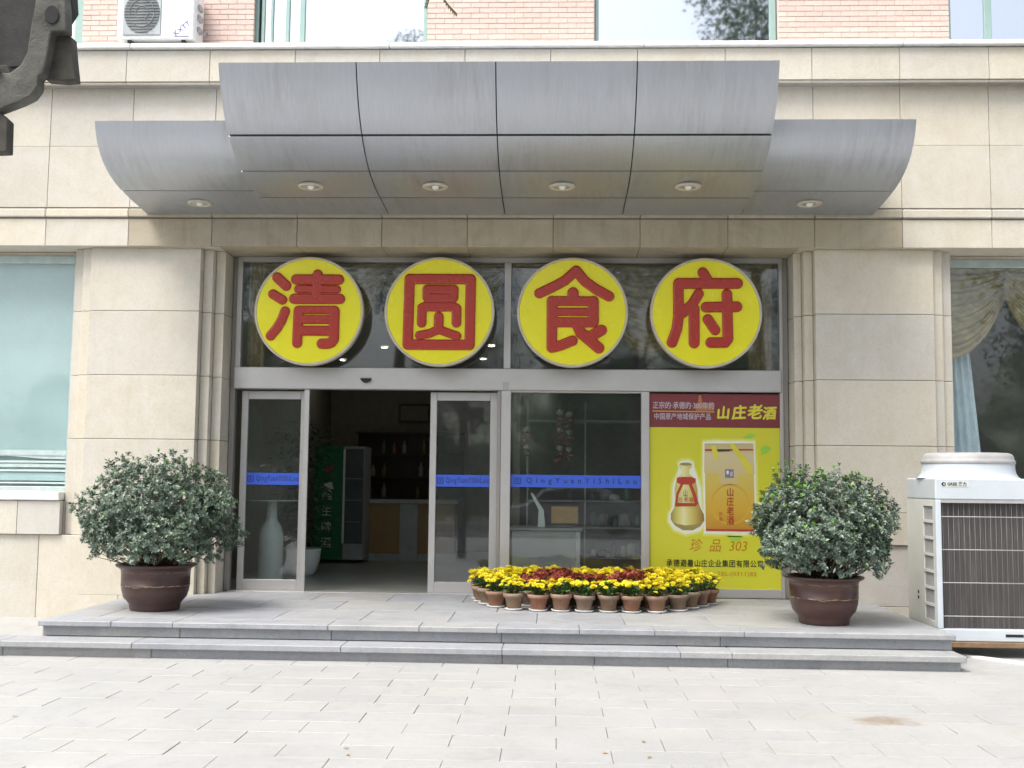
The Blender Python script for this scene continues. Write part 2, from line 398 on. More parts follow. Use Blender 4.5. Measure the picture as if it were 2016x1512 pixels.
# hidden masses of the walls
core(-9, -4.86, .075, .40, -.05, 1.27); core(4.86, 9, .075, .40, -.05, 1.27)
core(-4.83, -3.24, .235, .62, -.05, 4.16); core(3.24, 4.83, .235, .62, -.05, 4.16)
core(-9, 9, -.06, .62, 4.16, 5.9); core(-9, 9, -.2, .62, 5.9, 6.3)
def slab(x0, x1, yf, z0, z1, th=.03, mat=None, c=.004, name='stone_slab', g=.0025):
    return MB().cbox(x0+g, x1-g, yf, yf+th, z0+g, z1-g, c).build(name, mat or M_stone, BL)
J = [-8.97, -8.03, -7.08, -6.1, -5.147, -4.209, -3.27, -2.314, -1.37, -.425, .52, 1.47, 2.425, 3.363, 4.307, 5.261, 6.2, 7.15, 8.1, 9.04]
def courses(js, yf, z0, z1, **k):
    for a, b_ in zip(js[:-1], js[1:]): slab(a, b_, yf, z0, z1, **k)
for a, b_ in zip(J[:-1], J[1:]):
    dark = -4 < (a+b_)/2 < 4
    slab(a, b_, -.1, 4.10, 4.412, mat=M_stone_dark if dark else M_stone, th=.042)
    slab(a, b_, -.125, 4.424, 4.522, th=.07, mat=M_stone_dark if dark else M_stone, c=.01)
    slab(a, b_, -.1, 4.538, 5.238, th=.045, c=.003); slab(a, b_, -.1, 5.2345, 5.925, th=.045, c=.003)
    slab(a-.04, b_-.04, -.25, 5.925, 6.285, th=.06)
    slab(a-.04, b_-.04, -.235, 5.900, 5.925, th=.13, c=.002)
MB().box(-9, 9, -.095, -.058, 4.405, 4.545).build('wall_core', M_mortar, BL)
ledge_b = [-7.08, -4.2, -1.3, 1.5, 4.3, 7.1]
for a, b_ in zip([-9]+ledge_b, ledge_b+[9]): slab(a, b_, -.30, 6.292, 6.352, th=.45, mat=M_sill, c=.008, name='ledge_slab')
# soffit over the entrance and the window heads
for a, b_ in zip(J[:-1], J[1:]):
    x0, x1 = max(a, -3.2), min(b_, 3.2)
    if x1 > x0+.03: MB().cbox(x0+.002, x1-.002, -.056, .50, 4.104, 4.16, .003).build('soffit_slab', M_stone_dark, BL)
for x0, x1 in ((-4.878, -3.202), (3.202, 4.878)):
    MB().cbox(x0, x1, -.056, .23, 4.104, 4.16, .002).build('soffit_slab', M_stone, BL)
for x0, x1 in ((-9, -4.88), (4.88, 9)):
    MB().cbox(x0, x1, -.056, .38, 4.104, 4.16, .003).build('soffit_slab', M_stone, BL)
# piers
Z = [.9, 1.245, 1.96, 2.67, 3.39, 4.103]
for sgn in (-1, 1):
    def X(a, b_): return (min(a*sgn, b_*sgn), max(a*sgn, b_*sgn))
    for z0, z1 in zip(Z[:-1], Z[1:]):
        slab(*X(3.41-(.03 if sgn > 0 else 0), 4.66), 0, z0, z1, th=.235)
        slab(*X(4.66, 4.77), .05, z0, z1, th=.185); slab(*X(4.77, 4.88), .10, z0, z1, th=.28)
        slab(*X(3.30-(.02 if sgn > 0 else 0), 3.41-(.03 if sgn > 0 else 0)), .10, z0, z1, th=.135); slab(*X(3.19, 3.30-(.02 if sgn > 0 else 0)), .20, z0, z1, th=.42)
    slab(*X(3.37, 4.66), .035, .25, .9, th=.2); slab(*X(3.28, 3.37), .11, .25, .9, th=.12); slab(*X(3.19, 3.28), .2, .25, .9, th=.42)
    MB().box(*X(3.24, 4.8), .2, .6, -.05, .25).build('wall_core', M_core, BL)
for sgn in (-1, 1):
    js = [-9, -8.0, -7.08, -6.1, -5.12, -4.209, -4.0] if sgn < 0 else [4.66, 5.6, 6.55, 7.5, 8.5, 9]
    courses(js, .037, -.02, .9, th=.04) if sgn < 0 else courses(js, .037, -.02, .9, th=.04)
    jb = [-9, -8.2, -7.25, -6.3, -5.36, -4.88] if sgn < 0 else [4.88, 5.36, 6.3, 7.25, 8.2, 9]
    courses(jb, 0, .9, 1.272, th=.075)
slab(3.99, 4.66, .035, -.02, .25, th=.04)
for x0, x1 in ((-9, -6.5), (-6.5, -4.885), (4.885, 7), (7, 9)):
    MB().cbox(x0+.002, x1-.002, -.025, .36, 1.275, 1.375, .01).build('window_sill', M_sill, BL)
# faint dirt patches under the canopy are left to the shaded, stained stone

# ---- brick storey
bm = MB().cbox(-.097, .097, 0, .05, -.0265, .0265, .002).mesh('brick', M_brick)
halfm = MB().cbox(-.047, .047, 0, .05, -.0265, .0265, .002).mesh('brick', M_brick)
rest = MB(); nb = 0
for x0, x1 in ((-4.93, -2.955), (-.935, .975), (3.035, 4.93)):
    MB().box(x0+.004, x1-.004, .106, .35, 6.30, 9.5).build('wall_core', M_brick_mortar, BL)
    kk = 0; z = 6.385
    while z < 9.4:
        vis = 6.47 < z < 7.04
        x = x0+(.1 if kk % 2 else 0)
        if kk % 2:
            if vis: o = link(bpy.data.objects.new('brick', halfm)); o.parent = BL; o.location = (x0+.05, .1-.3, z); nb += 1
            else: rest.cbox(x0+.003, x0+.097, .1, .15, z-.0265, z+.0265, .002)
        while x < x1-.06:
            full = x+.2 <= x1+.03
            if vis:
                o = link(bpy.data.objects.new('brick', bm if full else halfm)); o.parent = BL
                o.location = (x+(.1 if full else .05), .1-.3+random.uniform(-.0012, .0012), z); nb += 1
            else: rest.cbox(x+.003, x+(.197 if full else .097), .1, .15, z-.0265, z+.0265, .002)
            x += .2
        z += .0618; kk += 1
tag(rest.build('upper_brickwork', M_brick, BL), kind='stuff')
core(-9, 9, .5, .7, 9.4, 9.5)
MB().box(-9, 9, 2.2, 2.3, 6.3, 9.5).build('back_wall', M_core, BL)
MB().box(-9, 9, .1, 2.3, 9.42, 9.5).build('wall_core', M_core, BL); MB().box(-9, 9, .36, 2.2, 6.25, 6.31).build('wall_core', M_core, BL)
def upper_window(x0, x1, members, mid=None):
    w = empty('window', (x0, -.3+.3, 6.352)); w.parent = BL
    y0, y1 = .19-.3, .25-.3
    f = MB()
    for a, b_ in members: f.cbox(a-x0, b_-x0, y0, y1, 0, 3.0, .006)
    f.cbox(0, x1-x0, y0+.004, y1-.004, 0, .06, .004)
    f.build('window_frame', M_green_frame, w, local=True)
    ms = sorted(members)
    for (a, b_), (c_, d_) in zip(ms[:-1], ms[1:]):
        if c_-b_ > .04:
            MB().box(b_-x0+.002, c_-x0-.002, y0+.025, y0+.031, .062, 3.0).build('pane', M_glass_up, w, local=True)
    return w
upper_window(-2.95, -.94, [(-2.95, -2.90), (-2.87, -2.83), (-2.76, -2.73), (-2.585, -2.54), (-2.42, -2.36), (-.985, -.94)])
upper_window(.98, 3.03, [(.98, 1.02), (2.955, 3.03)])
upper_window(4.935, 7.2, [(4.935, 4.985), (5.36, 5.44), (7.1, 7.2)])
upper_window(-7.2, -4.935, [(-7.2, -7.1), (-5.06, -4.935)])
wc = plain('pale_curtain', (.62, .68, .70), .8)
for x0, x1 in ((-2.9, -.96), (1.0, 2.98), (5.0, 7.1), (-7.1, -5)):
    n = 60
    MB().grid(lambda u, v: (x0+(x1-x0)*u, .42+.02*math.sin(u*n), 6.36+3*v), 120, 1).build('net_curtain', wc, BL)

# ---- lower side windows
def side_window(x0, x1, z0, z1, y, fr, name='window'):
    w = empty(name, (x0, y-.3, z0)); w.parent = BL
    f = MB().cbox(0, x1-x0, 0, .06, z1-z0-.09, z1-z0, .005).cbox(0, x1-x0, 0, .06, 0, .05, .005)
    f.cbox(0, .07, .002, .058, .05, z1-z0-.09, .005).cbox(x1-x0-.07, x1-x0, .002, .058, .05, z1-z0-.09, .005)
    f.build('window_frame', fr, w, local=True)
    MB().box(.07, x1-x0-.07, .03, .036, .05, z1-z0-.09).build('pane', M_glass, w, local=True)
    return w
M_blueframe = plain('pale_blue_frame', (.42, .50, .50), .4, .3)
side_window(-8.6, -4.885, 1.375, 4.06, .24, M_blueframe)
side_window(4.885, 8.6, 1.375, 4.06, .31, M_blueframe)
MB().cbox(-8.7, -4.885, .26, .32, 4.06, 4.10, .003).build('window_head', M_stone, BL); MB().cbox(4.885, 8.7, .33, .39, 4.06, 4.10, .003).build('window_head', M_stone, BL)

# ------------------------------------------------------------------ interior shell
M_int_wall = plain('interior_wall', (.24, .22, .17), .8)
M_int_floor = plain('tiled_floor', (.30, .31, .28), .3, 0, .12, 2, 0)
R_ = empty('dining_room', (0, 3.5, .25), kind='structure')
MB().box(-9, 9, .62, 8.3, .17, .262).build('room_floor', M_int_floor, R_)
MB().box(-9, 9, .62, 8.3, 4.16, 4.3).build('room_ceiling', M_int_wall, R_); MB().box(-3.55, 3.55, 1.3, 8.0, 3.55, 3.65).build('room_ceiling', M_int_wall, R_)
MB().box(-9, 9, 8.0, 8.3, .262, 4.16).build('room_wall', M_int_wall, R_)
MB().box(-9.2, -9, 0.3, 8.3, 0, 4.3).build('room_wall', M_int_wall, R_); MB().box(9, 9.2, .3, 8.3, 0, 4.3).build('room_wall', M_int_wall, R_)
MB().box(-3.7, -3.55, .62, 8, .262, 4.16).build('room_wall', M_int_wall, R_); MB().box(3.55, 3.7, .62, 8, .262, 4.16).build('room_wall', M_int_wall, R_)
MB().box(-.02, .08, 3.2, 8, .262, 4.16).build('room_wall', M_int_wall, R_)

# ------------------------------------------------------------------ shopfront glazing
SF = empty('glazed_shopfront', (0, .5, .27), label='satin aluminium glazed shopfront with tall upper lights between the stone piers', cat='shopfront')
def bar(x0, x1, z0, z1, y0=.47, y1=.56, mat=M_alu, name='frame_bar', par=SF, c=.004): return MB().cbox(x0, x1, y0, y1, z0, z1, c).build(name, mat, par)
bar(-3.185, -3.13, .27, 4.10, .5, .6, M_alu_dark); bar(3.125, 3.185, .27, 4.10, .49, .6, M_alu_dark)
bar(-3.13, -3.07, 2.80, 4.10); bar(3.085, 3.125, .27, 4.10)
bar(-3.07, 3.085, 4.045, 4.102, .472, .558); 
bar(-3.13, 3.10, 2.565, 2.815, .44, .58, name='header_beam', c=.008)
bar(-.035, .045, 2.815, 4.045); bar(-.055, .055, .27, 2.565, .45, .57)
bar(-.04, .03, 2.565, 2.66, .436, .441, M_grey_plastic, name='joint_cover', c=.001)
bar(1.53, 1.62, .27, 2.565, .455, .56)
bar(.055, 1.53, .27, .36, .47, .55); bar(1.62, 3.085, .27, .37, .47, .55); bar(.055, 1.53, 2.545, 2.565, .46, .55)
for x0, x1, z0, z1 in ((-3.07, -.035, 2.815, 4.045), (.045, 3.085, 2.815, 4.045), (.055, 1.53, .36, 2.545)):
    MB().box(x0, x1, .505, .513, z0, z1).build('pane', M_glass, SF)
# dome sensor under the header
sn = MB(); prof = [(.06*math.cos(a), .05*math.sin(a)) for a in np.linspace(0, PI, 12)]
sn.prism([(-1.602+x, 2.69-z) for x, z in prof], .40, .44)
tag(sn.build('door_sensor', M_black), 'small black half round sensor fixed to the header beam above the open doorway', 'sensor')

def blue_strip(parent, x0, x1, y, z0, z1, em, tx0, tx1, size):
    """blue film band with a square emblem and the name in spaced letters"""
    o = MB().box(x0, x1, y-.003, y, z0, z1).build('blue_strip', M_blue, parent); zc = (z0+z1)/2
    text('QingYuanYiShiLou', size, (tx0+tx1)/2, y-.0045, zc+.004, M_ink, o, spacing=1.9 if tx1-tx0 > 1 else 1.15, fit=tx1-tx0, bold=.001)
    e = MB(); s = .036; xc = em
    for a, b_, c_, d_ in ((-s, s, s-.010, s), (-s, s, -s, -s+.010), (-s, -s+.010, -s+.01, s-.01), (s-.010, s, -s+.01, s-.01), (-s*.5, s*.5, s*.25, s*.25+.008), (-s*.5, s*.5, -s*.45, -s*.45+.008), (-.004, .006, -s*.22, s*.22)):
        e.box(xc+a, xc+b_, y-.0045, y-.0035, zc+c_, zc+d_)
    tag(e.build('emblem', M_ink, o), kind='stuff')
M_blue = plain('blue_film', (.040, .115, .62), .4, 0, .04, 3, 0); M_ink = plain('dark_blue_ink', (.02, .03, .13), .5)
blue_strip(SF, .058, 1.527, .503, 1.475, 1.615, .14, .235, 1.48, .085)
def leaf_door(x0, x1, y, label, lst, rst, off_t, z1=2.55):
    d = empty('sliding_door', ((x0+x1)/2, y, .275), label=label, cat='sliding door', group='glass sliding doors of the entrance')
    MB().cbox(x0, x0+lst, y-.02, y+.025, .275, z1, .004).build('stile', M_alu, d)
    MB().cbox(x1-rst, x1, y-.02, y+.025, .275, z1, .004).build('stile', M_alu, d)
    MB().cbox(x0+lst, x1-rst, y-.018, y+.023, z1-.095, z1, .004).build('top_rail', M_alu, d)
    MB().cbox(x0+lst, x1-rst, y-.018, y+.023, .275, .395, .004).build('bottom_rail', M_alu, d)
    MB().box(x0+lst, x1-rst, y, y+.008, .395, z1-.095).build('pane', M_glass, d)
    return d
dl = leaf_door(-3.065, -2.30, .60, 'left glass sliding door leaf of the open entrance, beside the white bottle pedestal', .075, .075, 0)
dr = leaf_door(-.875, -.10, .60, 'right glass sliding door leaf of the open entrance, next to the centre mullion', .075, .085, 0)
bar(-2.315, -2.255, .272, 2.565, .47, .51, M_alu); bar(-.100, -.058, .272, 2.565, .47, .5, M_alu_dark)
blue_strip(dl, -2.99, -2.378, .596, 1.47, 1.605, -2.94, -2.875, -2.385, .088); blue_strip(dr, -.80, -.19, .596, 1.47, 1.605, -.75, -.685, -.20, .088)
tag(MB().cbox(-3.13, -.055, .44, .66, .262, .276, .003).build('threshold', M_alu, None), kind='structure')

# ------------------------------------------------------------------ canopy
CN = empty('entrance_canopy', (0, -.1, 4.4), label='curved grey metal entrance canopy with lower wings at both ends', cat='canopy')
def smooth_path(P, n=10):
    P = [Vector((0, y, z)) for y, z in P]; out = []
    for i in range(len(P)-1):
        a, b_, c_, d_ = P[max(i-1, 0)], P[i], P[i+1], P[min(i+2, len(P)-1)]
        for k in range(n):
            t = k/n; out.append(.5*((2*b_)+(c_-a)*t+(2*a-5*b_+4*c_-d_)*t*t+(3*b_-a-3*c_+d_)*t**3))
    out.append(P[-1]); return [(p.y, p.z) for p in out]
PC = smooth_path([(-2.27, 5.345), (-2.20, 5.17), (-2.10, 5.00), (-1.95, 4.835), (-1.75, 4.695), (-1.50, 4.585), (-1.2, 4.515), (-.8, 4.48), (-.1, 4.455)])
PW = smooth_path([(-1.585, 5.03), (-1.52, 4.87), (-1.39, 4.72), (-1.2, 4.615), (-.95, 4.545), (-.65, 4.505), (-.3, 4.475), (-.1, 4.455)])
def shell(path, x0, x1, ya, yb, name='panel', th=.025, mat=M_panel, gap=.004):
    """strip of the curved profile for ya<=Y<=yb between x0 and x1"""
    pts = []
    for (y0, z0), (y1, z1) in zip(path[:-1], path[1:]):
        for t in np.linspace(0, 1, 3)[:-1]: pts.append((y0+(y1-y0)*t, z0+(z1-z0)*t))
    pts.append(path[-1]); pts = [p for p in pts if ya+gap <= p[0] <= yb-gap]
    n = len(pts); vs = []
    for i, (y, z) in enumerate(pts):
        ty, tz = pts[min(i+1, n-1)][0]-pts[max(i-1, 0)][0], pts[min(i+1, n-1)][1]-pts[max(i-1, 0)][1]
        L = math.hypot(ty, tz); ny, nz = -tz/L, ty/L       # inward normal
        for x, o in ((x0, 0), (x1, 0), (x1, th), (x0, th)): vs.append((x, y+ny*o, z+nz*o))
    b = MB()
    for i in range(n-1):
        pass
    fs = []
    for i in range(n-1):
        a, c_ = 4*i, 4*(i+1)
        fs += [(a, a+1, c_+1, c_), (a+1, a+2, c_+2, c_+1), (a+2, a+3, c_+3, c_+2), (a+3, a, c_, c_+3)]
    fs += [(0, 3, 2, 1), (4*n-4, 4*n-3, 4*n-2, 4*n-1)]
    b.add(vs, fs, False); o = b.build(name, mat, CN)
    return o
def inset(path, th):
    out = []
    n = len(path)
    for i, (y, z) in enumerate(path):
        ty, tz = path[min(i+1, n-1)][0]-path[max(i-1, 0)][0], path[min(i+1, n-1)][1]-path[max(i-1, 0)][1]
        L = math.hypot(ty, tz); out.append((y-tz/L*th, z+ty/L*th))
    return out
cols = [-2.57, -1.29, -.01, 1.275, 2.56]
for a, b_ in zip(cols[:-1], cols[1:]):
    for ya, yb, g in ((-2.3, -1.885, .005), (-1.885, -1.44, .0012), (-1.44, -.76, .0012), (-.76, -.09, .0012)):
        shell(PC, a+.0055, b_-.0055, ya, yb, gap=g)
for a, b_ in ((-4.0, -2.572), (2.562, 3.99)):
    for ya, yb in ((-1.6, -.84), (-.84, -.09)): shell(PW, a+.004, b_-.004, ya, yb, gap=.002)
bk = MB(); ins = inset(PC, .035)
bk.grid(lambda u, v: (-2.54+5.07*u, *ins[min(int(v*(len(ins)-1)+.5), len(ins)-1)]), 1, len(ins)-1).build('backing', M_gap, CN)
for a, b_ in ((-3.97, -2.6), (2.6, 3.96)):
    ins2 = inset(PW, .035)
    MB().grid(lambda u, v: (a+(b_-a)*u, *ins2[min(int(v*(len(ins2)-1)+.5), len(ins2)-1)]), 1, len(ins2)-1).build('backing', M_gap, CN)
def cheek(path, x, w):
    poly = [(y, z) for y, z in inset(path, .02)]+[(-.1, path[0][1])]
    n = len(poly); b = MB()
    b.add([(x, y, z) for y, z in poly]+[(x+w, y, z) for y, z in poly], [tuple(range(n)), tuple(range(2*n-1, n-1, -1))]+[(i, (i+1) % n, (i+1) % n+n, i+n) for i in range(n)])
    return b.build('end_panel', M_panel, CN)
cheek(PC, -2.566, .01); cheek(PC, 2.546, .01); cheek(PW, -3.994, .01); cheek(PW, 3.974, .01)
MB().box(-2.55, 2.54, -2.2, -.1, 5.33, 5.343).build('top_cover', M_panel, CN)
MB().box(-3.98, -2.57, -1.52, -.1, 5.015, 5.028).build('top_cover', M_panel, CN); MB().box(2.57, 3.97, -1.52, -.1, 5.015, 5.028).build('top_cover', M_panel, CN)
M_lamp = plain('lamp_reflector', (.75, .73, .66), .25, .3)
def z_at(path, y):
    for (y0, z0), (y1, z1) in zip(path[:-1], path[1:]):
        if y0 <= y <= y1: return z0+(z1-z0)*(y-y0)/(y1-y0)
for i, (x, y, p) in enumerate([(-1.94, -1.11, PC), (-.672, -1.11, PC), (.61, -1.11, PC), (1.871, -1.11, PC), (-3.287, -.485, PW), (3.22, -.485, PW)]):
    z = z_at(p, y)
    where = ['leftmost on the raised middle', 'second from left on the raised middle', 'third from left on the raised middle', 'rightmost on the raised middle', 'alone in the left wing', 'alone in the right wing'][i]
    t = empty('downlight', (x, y, z), label='round recessed downlight '+where+' of the canopy', cat='downlight', group='downlights in the canopy soffit')
    MB().lathe([(.088, -.002), (.095, -.014), (.125, -.016), (.132, -.006), (.130, .008), (.088, .008)], n=32).build('trim_ring', M_rim, t, local=True)
    MB().lathe([(.088, -.004), (.075, -.001), (.0001, .001)], n=24).build('reflector', M_lamp, t, local=True)
    MB().lathe([(.035, -.002), (.034, -.022), (.02, -.03), (.0001, -.032)], n=16).build('bulb', M_white_paint, t, local=True)

# ------------------------------------------------------------------ sign discs
def seg_sdf(PX, PZ, strokes):
    d = np.full(PX.shape, 1e9)
    for hw, pts in strokes:
        for (ax, az), (bx, bz) in zip(pts[:-1], pts[1:]):
            vx, vz = bx-ax, bz-az; L = vx*vx+vz*vz+1e-9
            t = np.clip(((PX-ax)*vx+(PZ-az)*vz)/L, 0, 1)
            d = np.minimum(d, np.hypot(PX-ax-t*vx, PZ-az-t*vz)-hw-2.5)
    return d
CH = {
 'qing': [(65,[(330,315),(445,420)]),(60,[(280,532),(402,605)]),(60,[(442,752),(400,870),(340,975),(264,1068)]),(65,[(575,340),(1125,340)]),(48,[(598,465),(1105,465)]),
          (64,[(555,590),(1145,590)]),(62,[(850,275),(850,590)]),(52,[(625,733),(1070,733)]),(62,[(615,745),(608,1160)]),(64,[(1078,745),(1078,1105),(1050,1150),(1000,1167),(925,1167)]),
          (54,[(615,857),(1070,857)]),(62,[(615,1001),(1070,1001)])],
 'yuan': [(64,[(360,328),(1142,328),(1137,1172),(348,1172),(360,328)]),(54,[(582,460),(930,460),(930,567),(582,567),(582,460)]),
          (59,[(522,892),(524,700),(560,684),(930,684),(966,705),(966,890)]),(60,[(740,812),(740,975)]),(54,[(722,985),(620,1028),(497,1052)]),(54,[(768,985),(870,1022),(975,1057)])],
 'shi': [(62,[(785,215),(640,345),(480,432),(322,507)]),(64,[(790,215),(900,350),(1040,450),(1206,542)]),(70,[(750,500),(750,580)]),(60,[(482,605),(1010,605)]),(50,[(485,742),(1010,742)]),
         (62,[(485,876),(1010,876)]),(65,[(485,605),(485,1195)]),(66,[(1008,605),(1012,855)]),(64,[(485,1200),(600,1170),(745,1110)]),(68,[(1112,974),(960,1060),(870,1030)]),(68,[(815,930),(850,1010),(1078,1200)])],
 'fu': [(64,[(705,232),(765,330)]),(67,[(402,372),(1138,370)]),(65,[(397,380),(397,800),(375,960),(315,1125)]),(64,[(650,505),(570,640),(450,750)]),(67,[(592,700),(592,1128)]),
        (65,[(745,675),(1130,668)]),(65,[(1005,510),(1015,1075),(980,1122),(800,1124)]),(63,[(765,828),(855,965)])]}
def char_mesh(name, strokes):
    N = 190; k = .617/700; lo, hi = 140, 1350
    g = np.linspace(lo, hi, N); PX, PZ = np.meshgrid(g, g); D = seg_sdf(PX, PZ, strokes)
    verts, vid, faces, walls = [], {}, [], []
    def world(px, pz, d):
        h = .012+.016*min(1, max(0, -d)/22)**.5
        return ((px-745)*k, -h, -(pz-745)*k)
    def gv(i, j):
        key = (i, j)
        if key not in vid: vid[key] = len(verts); verts.append(world(PX[j,i], PZ[j,i], D[j,i]))
        return vid[key]
    def ev(i, j, i2, j2):
        key = (min((i,j),(i2,j2)), max((i,j),(i2,j2)))
        if key not in vid:
            a, b_ = D[j,i], D[j2,i2]; t = a/(a-b_)
            vid[key] = len(verts); verts.append(world(PX[j,i]+t*(PX[j2,i2]-PX[j,i]), PZ[j,i]+t*(PZ[j2,i2]-PZ[j,i]), 0))
        return vid[key]
    for j in range(N-1):
        for i in range(N-1):
            cs = [(i,j),(i+1,j),(i+1,j+1),(i,j+1)]; ins_ = [D[b_,a] < 0 for a, b_ in cs]
            if not any(ins_): continue
            poly = []; edge = []
            for q in range(4):
                a, b_ = cs[q], cs[(q+1) % 4]
                if ins_[q]: poly.append(gv(*a))
                if ins_[q] != ins_[(q+1) % 4]:
                    e = ev(*a, *b_); poly.append(e); edge.append((len(poly)-1, ins_[q]))
            if len(poly) >= 3:
                faces.append(tuple(poly))
                if len(edge) == 2:
                    for (p, leaving) in edge:
                        if leaving: walls.append((poly[p], poly[(p+1) % len(poly)]))
    base = {}
    for a, b_ in walls:
        for q in (a, b_):
            if q not in base: base[q] = len(verts); verts.append((verts[q][0], .002, verts[q][2]))
        faces.append((b_, a, base[a], base[b_]))
    me = bpy.data.meshes.new(name); me.from_pydata(verts, [], faces); me.materials.append(M_red); me.update(); return me
SG = [('qing', -2.227, 'with the red water radical character, leftmost over the open door'), ('yuan', -.75, 'with the red boxed square character, above the sensor side of the doorway'),
      ('shi', .742, 'with the red roof topped character, just right of the centre mullion'), ('fu', 2.225, 'with the red character above the wine poster, rightmost')]
for i, (k, x, w) in enumerate(SG):
    t = empty('sign_disc', (x, .20, 3.427), label='round yellow sign '+w, cat='sign', group='four round yellow restaurant signs')
    def ringed(prof):
        b = MB(); n = 96
        vs = [(r*math.sin(2*PI*q/n), y, r*math.cos(2*PI*q/n)) for r, y in prof for q in range(n)]
        b.add(vs, [(a*n+q, a*n+(q+1) % n, (a+1)*n+(q+1) % n, (a+1)*n+q) for a in range(len(prof)-1) for q in range(n)], False); return b
    ringed([(.0001, .10), (.600, .10), (.617, .09), (.619, -.005), (.612, -.012), (.596, -.012), (.590, -.003)]).build('rim', M_rim, t, local=True)
    ringed([(.592, -.004), (.585, -.007), (.0001, -.0075)]).build('face', M_yellow, t, local=True)
    c = link(bpy.data.objects.new('character', char_mesh('character', CH[k]))); c.parent = t; c.location = (0, -.006, 0)
    for sx in (-.3, .3): MB().box(sx-.02, sx+.02, .10, .29, -.72, .02).build('bracket', M_alu_dark, t, local=True) if False else None
    MB().box(-.4, .4, .10, .27, -.02, .02).build('bracket', M_alu_dark, t, local=True)

# ------------------------------------------------------------------ poster
PO = empty('wine_poster', (2.36, .49, .37), label='tall yellow wine advertisement with a maroon heading filling the right shopfront bay', cat='poster')
M_py = NT('poster_yellow'); v = M_py.coord()
cc = M_py.ramp(M_py.noise(1.6, 3, .5, v), [(.3, (.56, .55, .035)), (.5, (.58, .58, .035)), (.62, (.60, .58, .04)), (.75, (.52, .60, .06))])
M_py.l(cc, M_py.b.inputs['Base Color']); M_py.b.inputs['Roughness'].default_value = .3; M_py = M_py.m
def P(name, c, r=.35): return plain(name, c, r, 0, .05, 6, 0)
M_mar = P('poster_maroon', (.19, .035, .040)); M_pwhite = P('print_white', (.74, .76, .70)); M_pgold = P('print_gold', (.66, .60, .05)); M_pgrey = P('print_pale', (.48, .42, .48))
M_pink = P('print_dark', (.05, .05, .02)); M_porange = P('print_orange', (.50, .20, .02)); M_pbox = P('print_box', (.60, .42, .08)); M_pbox2 = P('print_box_top', (.62, .50, .22))
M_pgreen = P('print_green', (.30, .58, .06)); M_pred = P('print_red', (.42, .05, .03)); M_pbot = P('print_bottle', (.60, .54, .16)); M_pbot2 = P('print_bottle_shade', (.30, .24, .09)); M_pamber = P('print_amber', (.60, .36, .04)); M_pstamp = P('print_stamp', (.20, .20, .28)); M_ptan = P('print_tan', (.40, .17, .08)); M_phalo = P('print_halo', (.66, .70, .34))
YP = .488
MB().box(1.622, 3.083, YP, YP+.012, .37, 2.165).build('poster_field', M_py, PO)
MB().box(1.622, 3.083, YP, YP+.012, 2.167, 2.545).build('heading_band', M_mar, PO)
def prt(name, pts, mat, lay=1):
    return MB().prism(pts, YP-.0012*lay, YP-.0012*lay+.001).build(name, mat, PO)
# poster px helper: px,py of the photograph bay -> metres on the poster
def q(px, py): return (1.622+(px-1278)*1.461/262.5, 2.545-(py-778)*2.175/381)
def qq(L): return [q(*p) for p in L]
text('正宗的·承德的·300年的', .085, q(1347, 802)[0], YP-.003, q(1344, 802)[1], M_pgrey, PO, heavy=.0012, fit=.69)
text('中国原产地域保护产品', .080, q(1345, 824)[0], YP-.003, q(1343, 824)[1], M_pgrey, PO, heavy=.0012, fit=.635)
prt('gold_line', qq([(1284,811.5),(1409,812.5),(1409,814.5),(1284,813.5)]), M_pamber, 3)
prt('print_glow', qq([(1378,782),(1382,779),(1385,795),(1408,798),(1409,811),(1372,811),(1370,800),(1377,795)]), M_ptan, 1)
for ch, px, py, s in (('山', 1426, 817, .155), ('庄', 1458, 816, .165), ('老', 1490, 815, .175), ('酒', 1519, 817, .155)):
    text(ch, s, q(px, py)[0], YP-.0035, q(px, py)[1], M_pgold, PO, heavy=.006, shear=.15, rot=.05)
# soft halo, box and bottle
def ell(cx, cy, rx, ry, n=28): return [(cx+rx*math.cos(2*PI*i/n), cy+ry*math.sin(2*PI*i/n)) for i in range(n)]
def grow(L, k):
    cx = sum(p[0] for p in L)/len(L); cy = sum(p[1] for p in L)/len(L)
    return [(x+(x-cx)/math.hypot(x-cx, y-cy)*k, y+(y-cy)/math.hypot(x-cx, y-cy)*k) for x, y in L]
H1 = [(1387,874),(1412,872),(1438,873),(1465,872),(1489,873),(1490,930),(1490,990),(1491,1050),(1465,1051),(1440,1050),(1414,1051),(1388,1051),(1388,990),(1387,930)]
H2 = [(1335,918),(1343,912),(1358,911),(1367,916),(1368,928),(1372,940),(1380,965),(1382,1000),(1391,1018),(1391,1030),(1378,1046),(1350,1052),(1328,1044),(1317,1028),(1318,1012),(1325,1000),(1326,960),(1335,938),(1338,928)]
for k, (g_, c_) in enumerate(((8, (.63, .62, .06)), (6, (.65, .65, .13)), (4, (.68, .70, .26)), (2, (.72, .75, .45)), (.5, (.76, .79, .66)))):
    m_ = plain('print_halo_%s' % 'abcde'[k], c_, .35, 0, .02, 6, 0); prt('halo', qq(grow(H1, g_)), m_, 1+k*.35); prt('halo', qq(grow(H2, g_)), m_, 1.15+k*.35)
def ramped(name, axis, a, b_, stops):
    t = NT(name); sx = t.n('ShaderNodeSeparateXYZ'); t.l(t.n('ShaderNodeNewGeometry').outputs['Position'], sx.inputs[0]); mr = t.n('ShaderNodeMapRange')
    mr.inputs[1].default_value = a; mr.inputs[2].default_value = b_; t.l(sx.outputs[axis], mr.inputs[0]); t.l(t.ramp(mr.outputs[0], stops), t.b.inputs['Base Color']); t.b.inputs['Roughness'].default_value = .35; return t.m
